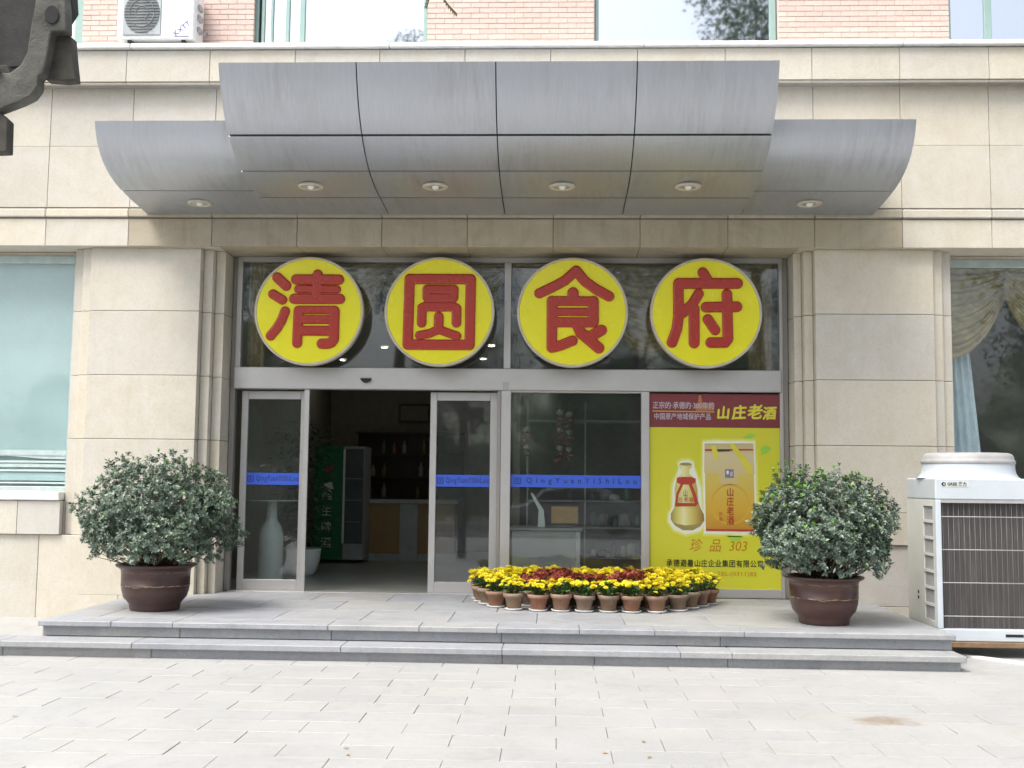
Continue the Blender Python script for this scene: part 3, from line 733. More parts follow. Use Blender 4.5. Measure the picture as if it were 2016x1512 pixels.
M_pbox = ramped('print_box_printed', 2, q(0, 1047)[1], q(0, 930)[1], [(0, (.46, .22, .03)), (.35, (.58, .36, .04)), (1, (.60, .50, .12))])
M_pbox2 = ramped('print_box_top_printed', 2, q(0, 950)[1], q(0, 876)[1], [(0, (.58, .46, .20)), (.7, (.60, .52, .30)), (1, (.50, .40, .20))])
M_pbot = ramped('print_bottle_printed', 0, q(1320, 0)[0], q(1390, 0)[0], [(0, (.26, .20, .06)), (.2, (.58, .52, .14)), (.38, (.72, .70, .36)), (.6, (.58, .50, .13)), (.85, (.36, .24, .05)), (1, (.20, .12, .03))])
prt('carton', qq([(1389,876),(1487,875),(1489,1047),(1391,1047)]), M_pbox, 4)
prt('carton_top', qq([(1389,876),(1487,875),(1489,935),(1456,936),(1455,956),(1420,957),(1418,934),(1388,934)]), M_pbox2, 5)
prt('carton_slot', qq([(1390,887),(1487,886),(1487,889),(1390,891)]), M_pred, 6)
prt('carton_handle', qq([(1402,880),(1412,880),(1417,905),(1408,908)]), M_pgold, 7)
prt('carton_handle', qq([(1438,877),(1448,876),(1480,915),(1486,934),(1476,934),(1458,905)]), M_pgold, 7)
prt('carton_slot', qq([(1416,887),(1440,887),(1440,891),(1416,892)]), M_pink, 8)
prt('carton_medal', qq(ell(1440, 995, 40, 40)), M_pamber, 5)
prt('carton_medal', qq(ell(1440, 995, 36, 36)), M_pbox, 6)
prt('carton_stamp', qq([(1430,926),(1447,926),(1447,943),(1430,943)]), M_pstamp, 8)
prt('carton_stamp', qq([(1433,929),(1437,929),(1437,936),(1433,936)]), M_pwhite, 9)
prt('carton_stamp', qq([(1440,931),(1445,931),(1445,940),(1440,940)]), M_pgrey, 9)
prt('carton_base', qq([(1391,1043),(1489,1043),(1489,1047),(1391,1047)]), M_pred, 8)
for i, ch in enumerate('山庄老酒'):
    text(ch, .105, q(1440, 0)[0], YP-.0105, q(0, 972+18.5*i)[1], M_pred, PO, heavy=.0015, sx=.8)
for i, ch in enumerate('珍品'): text(ch, .045, q(1421, 0)[0], YP-.0105, q(0, 1014+10*i)[1], M_pred, PO)
bot = [(1337,917),(1344,914),(1358,914),(1364,917),(1363,922),(1358,928),(1358,936),(1364,941),(1371,950),(1374,965),(1376,990),(1380,1002),(1387,1015),(1388,1027),(1380,1038),(1365,1046),(1345,1046),(1330,1038),(1321,1026),(1321,1014),(1328,1002),(1330,985),(1329,965),(1332,950),(1338,941),(1343,936),(1343,928),(1338,922)]
prt('bottle', qq(bot), M_pbot, 5)
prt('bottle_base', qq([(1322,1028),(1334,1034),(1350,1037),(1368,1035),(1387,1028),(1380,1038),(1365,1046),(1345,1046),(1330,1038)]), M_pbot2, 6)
if False: prt('bottle_shade', qq([(1371,952),(1374,965),(1376,990),(1380,1002),(1387,1015),(1388,1027),(1383,1022),(1376,1005),(1371,990),(1370,968)]), M_pbot2, 6)
prt('bottle_mouth', qq(ell(1351, 917, 12, 3)), M_pbot2, 6)
prt('ribbon', qq([(1333,944),(1344,942),(1361,942),(1371,945),(1371,952),(1363,957),(1340,957),(1333,953)]), M_pred, 7)
prt('ribbon', qq([(1341,955),(1346,957),(1336,978),(1334,1000),(1329,1000),(1332,975)]), M_pred, 8)
prt('ribbon', qq([(1357,957),(1363,955),(1371,975),(1376,995),(1370,998),(1364,975)]), M_pred, 8)
prt('ribbon', qq([(1331,993),(1372,993),(1372,999),(1331,1000)]), M_pred, 9)
text('山', .09, q(1350, 0)[0], YP-.012, q(0, 975)[1], M_pink, PO, sx=.6); text('庄老酒', .055, q(1351, 0)[0], YP-.0125, q(0, 987)[1], M_pred, PO)
for L in ([(1465,865),(1478,856),(1494,857),(1484,865)], [(1501,885),(1512,878),(1524,884),(1518,892),(1504,898)], [(1430,1054),(1466,1054),(1460,1064),(1445,1067)]):
    prt('print_leaf', qq(L), M_pgreen, 1)
text('珍  品  303', .155, q(1416, 0)[0], YP-.003, q(0, 1077)[1], M_porange, PO, shear=.2, bold=.0005, fit=.64)
text('承德避暑山庄企业集团有限公司', .085, q(1408, 0)[0], YP-.003, q(0, 1111)[1], M_pink, PO, heavy=.0012, fit=1.07, spacing=1.1)
text('TEL:(0311)82', .062, q(1452, 0)[0], YP-.003, q(0, 1130)[1], M_porange, PO, fit=.44)

# ------------------------------------------------------------------ outdoor unit on the right
AX0, AX1, AY0, AY1, AZ0, AZ1 = 4.025, 5.02, -1.75, -.93, .145, 1.612
AC = empty('outdoor_unit', ((AX0+AX1)/2, -1.34, AZ0), label='tall white air conditioning outdoor unit with a top fan standing right of the steps', cat='air conditioner')
b = MB()
MB().cbox(AX0, AX1, AY0, AY1, AZ0, .255, .008).build('base_rail', M_ac_white, AC)
b.cbox(AX0, AX1, AY0, AY1, 1.415, AZ1, .012)
b.build('top_panel', M_ac_white, AC)
MB().cbox(AX0, AX0+.05, AY0+.001, AY0+.06, .255, 1.415, .006).build('corner_post', M_ac_white, AC); MB().cbox(AX1-.05, AX1, AY0+.001, AY0+.06, .255, 1.415, .006).build('corner_post', M_ac_white, AC)
b = MB()      # left flank: lit white panel with seven louvre openings
ly0, ly1 = -1.66, -1.40
b.box(AX0+.002, AX0+.03, AY0+.06, ly0, .255, 1.415); b.box(AX0+.002, AX0+.03, ly1, AY1, .255, 1.415)
zs = np.linspace(1.365, .30, 8)
for i, z in enumerate(zs): b.box(AX0+.002, AX0+.03, ly0, ly1, z-.012 if i < 7 else .255, z+.012 if i > 0 else 1.415)
b.build('side_panel', M_ac_white2, AC)
b = MB()
for y in np.arange(ly0+.012, ly1, .022): b.box(AX0+.012, AX0+.022, y, y+.007, .27, 1.40)
tag(b.build('louvre', M_grey_plastic, AC), kind='stuff')
b = MB().box(AX0+.05, AX1-.05, AY0+.07, AY1-.02, .255, 1.415); M_coil = NT('coil_fins'); v = M_coil.coord(scale=(60, 60, 1.2))
M_coil.l(M_coil.ramp(M_coil.noise(2, 5, .7, v), [(.3, (.03, .028, .027)), (.55, (.075, .07, .067)), (.75, (.15, .135, .13))]), M_coil.b.inputs['Base Color']); M_coil.b.inputs['Roughness'].default_value = .6
b.build('coil', M_coil.m, AC)
b = MB()
x = AX0+.075
while x < AX1-.06: b.tube([(x, AY0+.035, .256), (x, AY0+.035, 1.414)], .0015, 5); x += .0475
tag(b.build('guard_wires', M_wire, AC), kind='stuff')
for z in (1.262, .964, .667, .368): MB().tube([(AX0+.035, AY0+.018, z), (AX1-.035, AY0+.018, z)], .005, 6).build('guard_bar', M_grey_plastic, AC)
MB().box(AX0+.045, AX1-.045, AY0+.004, AY0+.05, 1.388, 1.416).build('frame_lip', M_grey_plastic, AC)
fs_ = MB(); n = 64; prof = [(.47, 1.612), (.445, 1.632), (.428, 1.66), (.42, 1.70), (.418, 1.745)]
fs_.lathe(prof, 4.475, -1.34, n, True, 1, .86).build('fan_shroud', M_ac_white, AC)
MB().lathe([(.418, 1.745), (.425, 1.75), (.428, 1.775), (.418, 1.785), (.414, 1.79), (.412, 1.815), (.395, 1.84), (.365, 1.852), (.34, 1.85), (.335, 1.83), (.33, 1.70)], 4.475, -1.34, n, True, 1, .86).build('fan_ring', M_grey_plastic, AC)
fg = MB()
for r in np.linspace(.05, .33, 7): fg.lathe([(r, 1.84), (r+.006, 1.843), (r+.006, 1.835), (r, 1.84)], 4.475, -1.34, 36, False, 1, .86)
for a in range(4): fg.tube([(4.475+.335*math.cos(a*PI/4), -1.34+.288*math.sin(a*PI/4), 1.838), (4.475-.335*math.cos(a*PI/4), -1.34-.288*math.sin(a*PI/4), 1.838)], .004, 5)
fg.build('fan_guard', M_wire, AC)
bd = MB().box(AX0+.055, AX0+.30, AY0-.003, AY0, 1.535, 1.578).build('badge', M_ac_white2, AC)
lg = MB(); lg.prism([(AX0+.075+.017*math.cos(a)*1.2, 1.557+.017*math.sin(a)) for a in np.linspace(0, 2*PI, 20)[:-1]], AY0-.005, AY0-.0035); lg.build('logo', M_black, bd)
lw = MB(); lw.prism([(AX0+.075+.006*math.cos(a)*1.6+.003, 1.557+.006*math.sin(a)) for a in np.linspace(0, 2*PI, 12)[:-1]], AY0-.0065, AY0-.0055); lw.build('logo_eye', M_ac_white2, bd)
text('GREE 格力', .038, AX0+.195, AY0-.005, 1.557, M_black, bd, bold=.001)
text('TYPE\nSN', .02, AX0+.0005, -1.0, .50, M_black, AC, axis='left') if False else None
for z in (.52, .47): MB().box(AX0-.001, AX0+.003, -1.24, -1.21, z, z+.03).build('sticker', M_black, AC)
MB().cbox(4.62, 4.78, AY0-.004, AY0+.01, .19, .215, .002).build('carry_slot', M_black, AC)
M_wood = plain('old_timber', (.20, .13, .075), .8, 0, .35, 12, .3)
for i, y in enumerate((-1.775, -1.02)):
    tag(MB().cbox(3.995, 5.2, y, y+.09, .095, .143, .006).build('timber_batten', M_wood), ['brown timber batten under the front edge of the tall white outdoor unit', 'brown timber batten under the rear edge of the tall white outdoor unit'][i], 'timber', 'timber battens under the outdoor unit')
for i, x in enumerate((4.10, 5.05)):
    tag(MB().cbox(x, x+.12, -1.60, -.95, .0, .095, .006).build('timber_bearer', M_wood), ['dark timber bearer lying on the ground under the left end of the battens', 'dark timber bearer lying on the ground under the right end of the battens'][i], 'timber', 'timber bearers on the ground')

# ------------------------------------------------------------------ small outdoor unit on the ledge
SX0, SX1, SY0, SY1, SZ0 = -4.37, -3.50, -.27, .06, 6.405
A2 = empty('small_outdoor_unit', (-3.93, -.1, SZ0), label='small white air conditioner box with a round fan grille on the upper ledge', cat='air conditioner')
b = MB().cbox(SX0, SX1, SY0, SY1, SZ0, SZ0+.62, .012); b.build('casing', M_white_paint, A2)
MB().cbox(SX0+.07, SX0+.50, SY0-.012, SY0, SZ0+.045, SZ0+.55, .006).build('grille_plate', plain('grille_grey', (.42, .46, .47), .5), A2)
MB().prism([(SX0+.285+.20*math.cos(a), SZ0+.30+.235*math.sin(a)) for a in np.linspace(0, 2*PI, 40)[:-1]], SY0-.016, SY0-.013).build('fan_recess', plain('fan_grey', (.20, .23, .23), .6), A2)
b = MB()
for i in range(14):
    z = -.22+.44*i/13; hw_ = .20*math.sqrt(max(0, 1-(z/.236)**2)); b.tube([(SX0+.285-hw_, SY0-.02, SZ0+.30+z), (SX0+.285+hw_, SY0-.02, SZ0+.30+z)], .004, 5)
for r in (.07, .14): b.tube([(SX0+.285+r*math.cos(a), SY0-.022, SZ0+.30+r*1.15*math.sin(a)) for a in np.linspace(0, 2*PI, 24)], .004, 5)
b.build('fan_grille', M_wire, A2)
M_purple = plain('purple_ink', (.12, .10, .32), .5); M_redink = plain('red_ink', (.45, .06, .06), .5)
text('KXTT', .085, -3.63, SY0-.003, SZ0+.12, M_purple, A2, rot=.68)
MB().box(-3.72, -3.55, SY0-.004, SY0-.001, SZ0+.03, SZ0+.036).build('underline', M_purple, A2)
MB().prism([(-3.70, SZ0+.52), (-3.68, SZ0+.525), (-3.665, SZ0+.508), (-3.69, SZ0+.503)], SY0-.004, SY0-.001).build('logo', M_redink, A2)
MB().box(-3.66, -3.58, SY0-.004, SY0-.001, SZ0+.508, SZ0+.516).build('logo_bar', plain('grey_ink', (.4, .4, .42), .5), A2)
for z in (.42, .30, .16): MB().cbox(SX1+.0, SX1+.03, -.16, -.05, SZ0+z-.03, SZ0+z+.03, .006).build('vent_cover', M_grey_plastic, A2)
b = MB()
b.tube([(SX1+.02, -.10, SZ0+.16), (SX1+.06, -.08, SZ0+.12), (SX1+.05, .0, SZ0+.2), (SX1+.03, .1, SZ0+.22)], .012, 8); b.build('pipe', M_grey_plastic, A2)
for x in (SX0+.12, SX1-.14): MB().box(x, x+.04, -.25, .1, 6.352, SZ0-.001).build('foot', M_black, A2)

# ------------------------------------------------------------------ big potted shrubs
def pot_mat():
    t = NT('brown_glazed_pot'); v = t.coord(); sx = t.n('ShaderNodeSeparateXYZ'); t.l(v, sx.inputs[0])
    col = t.ramp(t.noise(5, 5, .6, v), [(.3, (.052, .030, .027)), (.6, (.08, .043, .035)), (.8, (.11, .062, .046))])
    tint = t.ramp(t.rnd(), [(0, (.8, .85, .95)), (1, (1.25, .98, .82))]); col = t.mix(1, col, tint, 'MULTIPLY')
    zn = t.math('ADD', sx.outputs[2], t.math('MULTIPLY', t.noise(7, 2, .5, t.coord(scale=(1, 1, .01))), -.045))
    band = t.math('LESS_THAN', t.math('ABSOLUTE', t.math('SUBTRACT', zn, .218)), .0045)
    band2 = t.math('LESS_THAN', t.math('ABSOLUTE', t.math('SUBTRACT', zn, .345)), .003)
    nz = t.ramp(t.noise(14, 3, .6, v), [(.42, (0, 0, 0)), (.55, (1, 1, 1))])
    bb = t.math('MULTIPLY', t.math('MAXIMUM', band, t.math('MULTIPLY', band2, .5)), nz)
    col = t.mix(t.math('MULTIPLY', bb, .8), col, (.42, .29, .16))
    t.l(col, t.b.inputs['Base Color']); t.b.inputs['Roughness'].default_value = .32; t.bump(t.noise(18, 4, .6, v), .15, .006); return t.m
M_pot = pot_mat(); M_soil = plain('dark_soil', (.035, .026, .02), .95, 0, .3, 20, .6, .01)
def leaf_mat(name, stops, rough=.38):
    t = NT(name); g = t.n('ShaderNodeNewGeometry')
    try: isl = g.outputs['Random Per Island']
    except Exception: isl = t.noise(40, 2, .5, t.coord())
    t.l(t.ramp(isl, stops), t.b.inputs['Base Color']); t.b.inputs['Roughness'].default_value = rough
    t.b.inputs['Specular IOR Level'].default_value = .6
    return t.m
M_leaf = leaf_mat('shrub_leaf', [(0, (.06, .10, .065)), (.3, (.10, .15, .105)), (.65, (.14, .195, .145)), (.93, (.185, .24, .175)), (1, (.21, .33, .11))], .36)
M_leaf_new = leaf_mat('shrub_leaf_fresh', [(0, (.10, .26, .03)), (1, (.20, .40, .06))], .4)
M_twig = plain('grey_brown_twig', (.10, .075, .05), .9)
def leaves_np(C, N_, U, L, Wd, cup=.25):
    """folded leaves (4 tris each): C base points, N_ leaf direction, U normal"""
    S_ = np.cross(N_, U); S_ /= np.linalg.norm(S_, axis=1, keepdims=True)+1e-9
    L = L[:, None]; Wd = Wd[:, None]
    p0 = C; pm = C+N_*L*.5; p1 = C+N_*L*1.0-U*L*cup*.5
    a = C+N_*L*.48+S_*Wd*.5+U*Wd*cup; b_ = C+N_*L*.48-S_*Wd*.5+U*Wd*cup
    V = np.stack([p0, a, p1, b_, pm], 1).reshape(-1, 3)
    k = np.arange(len(C))[:, None]*5
    F = np.concatenate([k+[0, 4, 1], k+[4, 2, 1], k+[0, 3, 4], k+[4, 3, 2]], 0)
    return V, F
def crown_points(n, rx, ry, h, seed, zfloor=-.02):
    rg = np.random.default_rng(seed); ph = rg.uniform(0, 6.28, 12); am = rg.uniform(.02, .075, 12); fq = rg.integers(2, 8, (12, 2))
    out = []
    th = rg.uniform(0, 2*PI, n); u = np.where(rg.random(n) < .62, rg.uniform(-.55, 1, n), rg.uniform(-.88, .3, n)); el = np.arcsin(u)
    lump = sum(am[i]*np.sin(fq[i,0]*th+ph[i])*np.cos(fq[i,1]*el+ph[i]*1.7) for i in range(12))
    sh = 1+lump
    ce = np.where(el < 0, np.cos(el)**.42, np.cos(el)**.85)
    cxyz = np.stack([rx*ce*np.cos(th), ry*ce*np.sin(th), h*np.sin(el)], 1)*sh[:, None]
    d = cxyz/np.array([rx, ry, h])**2; d /= np.linalg.norm(d, axis=1, keepdims=True)
    return cxyz, d, rg
def shrub(x, y, rx, ry, h, zc, seed, label, stemz, spr, fresh, potw, poth):
    t = empty('potted_shrub', (x, y, .27), label=label, cat='potted shrub', group='big shrubs in brown glazed pots on the steps')
    r = potw
    MB().lathe([(.0001, 0), (.60*r, 0), (.625*r, .02), (.63*r, .05), (.66*r, .075), (.78*r, .125), (.83*r, .19), (.845*r, .235), (.855*r, .237), (.855*r, .245), (.845*r, .248), (.85*r, .33), (.86*r, .385), (.90*r, .40), (.985*r, poth-.022), (r, poth-.006), (.985*r, poth), (.90*r, poth-.002), (.84*r, poth-.03), (.83*r, poth-.08)], n=56).build('pot', M_pot, t, local=True)
    MB().lathe([(.835*r, poth-.05), (.5*r, poth-.035), (.0001, poth-.03)], n=24).build('soil', M_soil, t, local=True)
    P0, D0, rg = crown_points(2900, rx, ry, h, seed)
    dep = rg.uniform(.0, 1, len(P0))**2.0*.45                      # most rosettes near the outside
    P1 = P0*(1-dep)[:, None]+D0*rg.uniform(-.02, .035, len(P0))[:, None]+rg.normal(0, .012, P0.shape)
    out = rg.random(len(P0)) < .02; P1[out] += D0[out]*rg.uniform(.02, .07, out.sum())[:, None]
    P1[:, 2] += zc
    keep = P1[:, 2] > poth-.005+.06*rg.random(len(P1))
    P1, D0 = P1[keep], D0[keep]
    C, Nd, U = [], [], []
    per = 13
    for i in range(len(P1)):
        ax = D0[i]*.7+np.array([0, 0, .55])+rg.normal(0, .22, 3); ax /= np.linalg.norm(ax)
        s1 = np.cross(ax, [.31, .2, .93]); s1 /= np.linalg.norm(s1); s2 = np.cross(ax, s1)
        for k in range(per):
            a = k*2.399+rg.uniform(-.3, .3); lift = rg.uniform(.15, .95)
            side = s1*math.cos(a)+s2*math.sin(a); dr = side*math.cos(lift)+ax*math.sin(lift)
            dr /= np.linalg.norm(dr); up = ax*math.cos(lift)-side*math.sin(lift); up = up+rg.normal(0, .25, 3); up -= dr*up.dot(dr); up /= np.linalg.norm(up)
            C.append(P1[i]-ax*.045*k/per+side*.004); Nd.append(dr); U.append(up)
    C, Nd, U = map(np.array, (C, Nd, U)); n = len(C)
    Ls = rg.uniform(.018, .044, n); V, F = leaves_np(C, Nd, U, Ls, Ls*rg.uniform(.5, .66, n))
    nf = int(n*fresh); top = np.argsort(-(C[:, 2]+rg.normal(0, .22, n)+.2*(rg.random(n) < .1)))
    o = link(bpy.data.objects.new('foliage', np_mesh('foliage', V, F, M_leaf))); o.parent = t; tag(o, kind='stuff')
    if fresh:
        idx = rg.choice(len(P1), int(len(P1)*fresh), replace=False, p=(lambda w: w/w.sum())(np.exp(3*(P1[:, 2]-zc)/h)))
        C2, N2, U2 = [], [], []
        for i in idx:
            ax = D0[i]*.6+np.array([0, 0, .7]); ax /= np.linalg.norm(ax); s1 = np.cross(ax, [.3, .2, .9]); s1 /= np.linalg.norm(s1); s2 = np.cross(ax, s1)
            for k in range(9):
                a = k*2.4; lift = rg.uniform(.4, 1.2); side = s1*math.cos(a)+s2*math.sin(a); dr = side*math.cos(lift)+ax*math.sin(lift)
                C2.append(P1[i]+ax*(.03+.03*k/9)); N2.append(dr); U2.append(ax*math.cos(lift)-side*math.sin(lift))
        C2, N2, U2 = map(np.array, (C2, N2, U2)); L2 = rg.uniform(.022, .038, len(C2)); V2, F2 = leaves_np(C2, N2, U2, L2, L2*.55)
        o = link(bpy.data.objects.new('fresh_shoots', np_mesh('fresh_shoots', V2, F2, M_leaf_new))); o.parent = t; tag(o, kind='stuff')
    tw = MB()
    for i in range(90):
        p = P1[rg.integers(len(P1))]; a = rg.uniform(0, 2*PI); b0 = Vector((.15*math.cos(a)*rg.random(), .15*math.sin(a)*rg.random(), poth-.06))
        e = Vector(p)*.96; m = b0.lerp(e, .45)+Vector((rg.normal(0, .02), rg.normal(0, .02), -.02))
        tw.tube([b0, m, e], [.009, .006, .002], 5)
    tw.build('branches', M_twig, t, local=True)
    return t
shrub(-3.30, -1.33, .69, .60, .54, .92, 3, 'large round grey green shrub in a brown glazed pot on the left of the steps', 0, 1, .012, .378, .44)
shrub(3.04, -1.60, .615, .58, .49, .88, 23, 'large round shrub with fresh green tips in a brown pot before the wine poster', 0, 1, .05, .365, .435)

# ------------------------------------------------------------------ chrysanthemum pots
def terra():
    t = NT('weathered_terracotta'); v = t.coord(); w = t.math('MULTIPLY', t.rnd(), 61); sx = t.n('ShaderNodeSeparateXYZ'); t.l(v, sx.inputs[0])
    base = t.ramp(t.rnd(), [(0, (.26, .10, .055)), (.25, (.27, .17, .10)), (.5, (.16, .115, .075)), (.75, (.30, .12, .065)), (1, (.21, .145, .10))])
    col = t.mix(t.ramp(t.noise(16, 5, .7, v, w), [(.5, (0, 0, 0)), (.68, (.6, .6, .6))]), base, (.30, .27, .20))
    col = t.mix(t.ramp(t.noise(9, 5, .7, v, w), [(.55, (0, 0, 0)), (.7, (.6, .6, .6))]), col, (.15, .13, .08))
    hi = t.ramp(sx.outputs[2], [(.115, (0, 0, 0)), (.15, (.3, .3, .3))]); col = t.mix(hi, col, (.45, .36, .28))
    t.l(col, t.b.inputs['Base Color']); t.b.inputs['Roughness'].default_value = .85; t.bump(t.noise(30, 5, .7, v, w), .3, .004); return t.m
M_terra = terra(); M_saucer = plain('white_saucer', (.66, .68, .68), .4)
M_yflower = leaf_mat('yellow_petal', [(0, (.80, .60, .010)), (.5, (.86, .74, .015)), (1, (.88, .82, .06))], .6)
M_rflower = leaf_mat('rust_red_petal', [(0, (.20, .022, .018)), (.6, (.32, .045, .030)), (.9, (.42, .10, .05)), (1, (.50, .25, .15))], .6)
M_mumleaf = leaf_mat('mum_leaf', [(0, (.03, .075, .018)), (.6, (.06, .13, .03)), (1, (.10, .19, .05))], .5)
pot_mesh = MB().lathe([(.0001, .022), (.068, .022), (.072, .028), (.090, .118), (.094, .120), (.094, .125), (.108, .130), (.112, .166), (.108, .170), (.100, .168), (.098, .150)], n=28).lathe([(.099, .152), (.0001, .158)], n=16).mesh('pot', M_terra)
sau_mesh = MB().lathe([(.0001, .001), (.080, .001), (.096, .014), (.098, .022), (.094, .023), (.082, .012), (.0001, .011)], n=28).mesh('saucer', M_saucer)
def mum(seed, red):
    rg = np.random.default_rng(seed); heads = []
    n = 27 if not red else 28
    for i in range(n):
        a = rg.uniform(0, 2*PI); r = .135*math.sqrt(rg.random()); z = .285+.045*(1-(r/.135)**2)+rg.uniform(-.025, .022)
        if rg.random() < .12: z -= .05
        heads.append((r*math.cos(a), r*math.sin(a), z))
    C, D, U, L = [], [], [], []
    for hx, hy, hz in heads:
        ax = np.array([hx*4, hy*4, 1])+rg.normal(0, .25, 3); ax /= np.linalg.norm(ax)
        s1 = np.cross(ax, [.1, 1, .05]); s1 /= np.linalg.norm(s1); s2 = np.cross(ax, s1); sz = rg.uniform(.8, 1.15)
        for ring, (m, lift, ln, rr) in enumerate(((12, .05, .031, .004), (10, .5, .028, .003), (7, 1.0, .021, .002))):
            for k in range(m):
                a = 2*PI*k/m+ring*.3+rg.uniform(-.1, .1); l2 = lift+rg.uniform(-.12, .12); sd = s1*math.cos(a)+s2*math.sin(a)
                dr = sd*math.cos(l2)+ax*math.sin(l2); C.append(np.array([hx, hy, hz])+sd*rr); D.append(dr); U.append(ax*math.cos(l2)-sd*math.sin(l2)); L.append(ln*sz)
    C, D, U, L = map(np.array, (C, D, U, L)); V, F = leaves_np(C, D, U, L, L*.42, -.15)
    fm = np_mesh('flowers', V, F, M_rflower if red else M_yflower)
    C, D, U = [], [], []
    for i in range(95):
        a = rg.uniform(0, 2*PI); z = rg.uniform(.165, .285); r = rg.uniform(.02, .075+.22*(z-.165)); up = np.array([0, 0, 1.])
        sd = np.array([math.cos(a), math.sin(a), 0]); l2 = rg.uniform(-.5, .6); C.append(sd*r+up*z); D.append(sd*math.cos(l2)+up*math.sin(l2)); U.append(up*math.cos(l2)-sd*math.sin(l2)+rg.normal(0, .2, 3))
    C, D, U = map(np.array, (C, D, U)); U /= np.linalg.norm(U, axis=1, keepdims=True); L = rg.uniform(.03, .055, len(C)); V, F = leaves_np(C, D, U, L, L*.6)
    st_ = MB()
    for hx, hy, hz in heads: st_.tube([(hx*.25, hy*.25, .15), (hx*.8, hy*.8, hz*.7+.05), (hx, hy, hz)], [.003, .0025, .002], 4)
    k = len(V); SV = np.array(st_.v); quads = [f for f in st_.f if len(f) == 4]; SF_ = np.array([[f[0], f[1], f[2]] for f in quads]+[[f[0], f[2], f[3]] for f in quads])+k
    lm = np_mesh('foliage', np.concatenate([V, SV]), np.concatenate([F, SF_]), M_mumleaf)
    return fm, lm
YM = [mum(s, False) for s in (1, 2, 3, 4)]; RM = [mum(s, True) for s in (11, 12, 13)]
def mum_pot(x, y, red, label, seed, s=1.0, fz=.93):
    rg = random.Random(seed)
    t = empty('potted_chrysanthemum', (x, y, .27), rg.uniform(0, 6.28), label=label, cat='flower pot', group='potted chrysanthemums in front of the shopfront')
    t.scale = (s, s, s*rg.uniform(.95, 1.05)); t.rotation_euler.x = rg.uniform(-.03, .03); t.rotation_euler.y = rg.uniform(-.03, .03)
    fm, lm = rg.choice(RM if red else YM)
    for nm, me in (('pot', pot_mesh), ('saucer', sau_mesh), ('foliage', lm), ('flowers', fm)):
        o = link(bpy.data.objects.new(nm, me)); o.parent = t
        if nm in ('foliage', 'flowers'): o['kind'] = 'stuff'; o.scale = (1, 1, fz); o.location.z = .16*(1-fz); o.rotation_euler.z = fz*7
    return t
front = [(-.235,-.02),(-.19,-.25),(-.13,-.48),(-.03,-.72),(.165,-.93),(.40,-.985),(.63,-.99),(.86,-1.0),(1.095,-1.0),(1.325,-.985),(1.56,-.97),(1.79,-.80),(1.935,-.60),(2.07,-.37),(2.20,-.14)]
ordn = ['first','second','third','fourth','fifth','sixth','seventh','eighth','ninth','tenth','eleventh','twelfth','thirteenth','fourteenth','last']
for i, (x, y) in enumerate(front):
    mum_pot(x+random.uniform(-.012, .012), y+random.uniform(-.015, .015), False, 'pot of yellow chrysanthemums, %s from the left along the outer curve of the flower display' % ordn[i] if i < 14 else 'pot of yellow chrysanthemums at the right end of the curved flower display', 100+i, random.uniform(.95, 1.03), .82 if 4 <= i <= 10 else .95)
mid_r = 0
rown = ['front', 'second', 'third', 'fourth', 'fifth', 'back']
for r, y in enumerate((-.78, -.57, -.36, -.15, .06, .24)):
    x = -.02+(.11 if r % 2 else 0); kn = 0
    while x < 2.12:
        inside = all(math.hypot(x-fx, y-fy) > .185 for fx, fy in front)
        # inside the curve
        def side(x, y):
            for (ax, ay), (bx, by) in zip(front[:-1], front[1:]):
                if (bx-ax)*(y-ay)-(by-ay)*(x-ax) < 0: return False
            return True
        if inside and side(x, y):
            red = (y < -.5 and .30 < x < 1.52) or (-.5 < y < .1 and (.40 < x < .80 or 1.22 < x < 1.62))
            lab = 'pot of %s chrysanthemums, %s from the left in the %s inner row' % ('rust red' if red else 'yellow', ordn[kn], rown[r]); kn += 1
            mum_pot(x+random.uniform(-.012, .012), y+random.uniform(-.012, .012), red, lab, 300+mid_r, .98, 1.06 if y < -.3 else 1.0); mid_r += 1
        x += .222

# ------------------------------------------------------------------ curtains and things behind the glass
def fabric(name, a, b_, c_):
    t = NT(name); g = t.n('ShaderNodeNewGeometry').outputs['Position']
    t.l(t.ramp(t.noise(9, 5, .6, g, None, .5), [(.35, a), (.55, b_), (.7, c_)]), t.b.inputs['Base Color']); t.b.inputs['Roughness'].default_value = .7
    t.b.inputs['Sheen Weight'].default_value = .3; return t.m
M_gold = fabric('gold_curtain_cloth', (.30, .21, .08), (.43, .32, .13), (.54, .43, .20))
M_sheer = fabric('pale_blue_sheer', (.55, .68, .80), (.66, .77, .86), (.74, .82, .88))
def swag(x0, x1, ztop, sag, y, n=6):
    def f(u, v):
        s4 = 4*u*(1-u); d = v*sag*(.12+.88*s4**.8)+v*.06
        fold = math.sin(v*n*2*PI)*.045*(.35+.65*s4**.5)
        return (x0+(x1-x0)*u, y-.05*s4-abs(fold)*1.2-.03*v, ztop-d+fold*.2)
    return MB().grid(f, 36, 60)
def drape(x0, x1, z0, z1, y, n=9, tie=None):
    def f(u, v):
        pin = 1-(0 if tie is None else .55*math.exp(-((z0+(z1-z0)*v-tie)/.35)**2)); xm = x0 if tie else (x0+x1)/2
        x = xm+(x0+(x1-x0)*u-xm)*pin
        return (x, y+.03*math.sin(u*n*2*PI)*(.6+.4*math.sin(5*v)), z0+(z1-z0)*v)
    return MB().grid(f, n*10, 12)
CT = empty('door_curtain', (-1.5, .78, 4.0), label='gold swagged curtain hanging behind the upper glass over the doorway', cat='curtain', group='gold curtains behind the upper glass')
swag(-3.0, -1.45, 4.08, .95, .78).build('swag', M_gold, CT); swag(-1.55, -.04, 4.08, .80, .84).build('swag', M_gold, CT)
drape(-3.06, -2.86, 2.75, 4.08, .72, 3).build('tail', M_gold, CT)
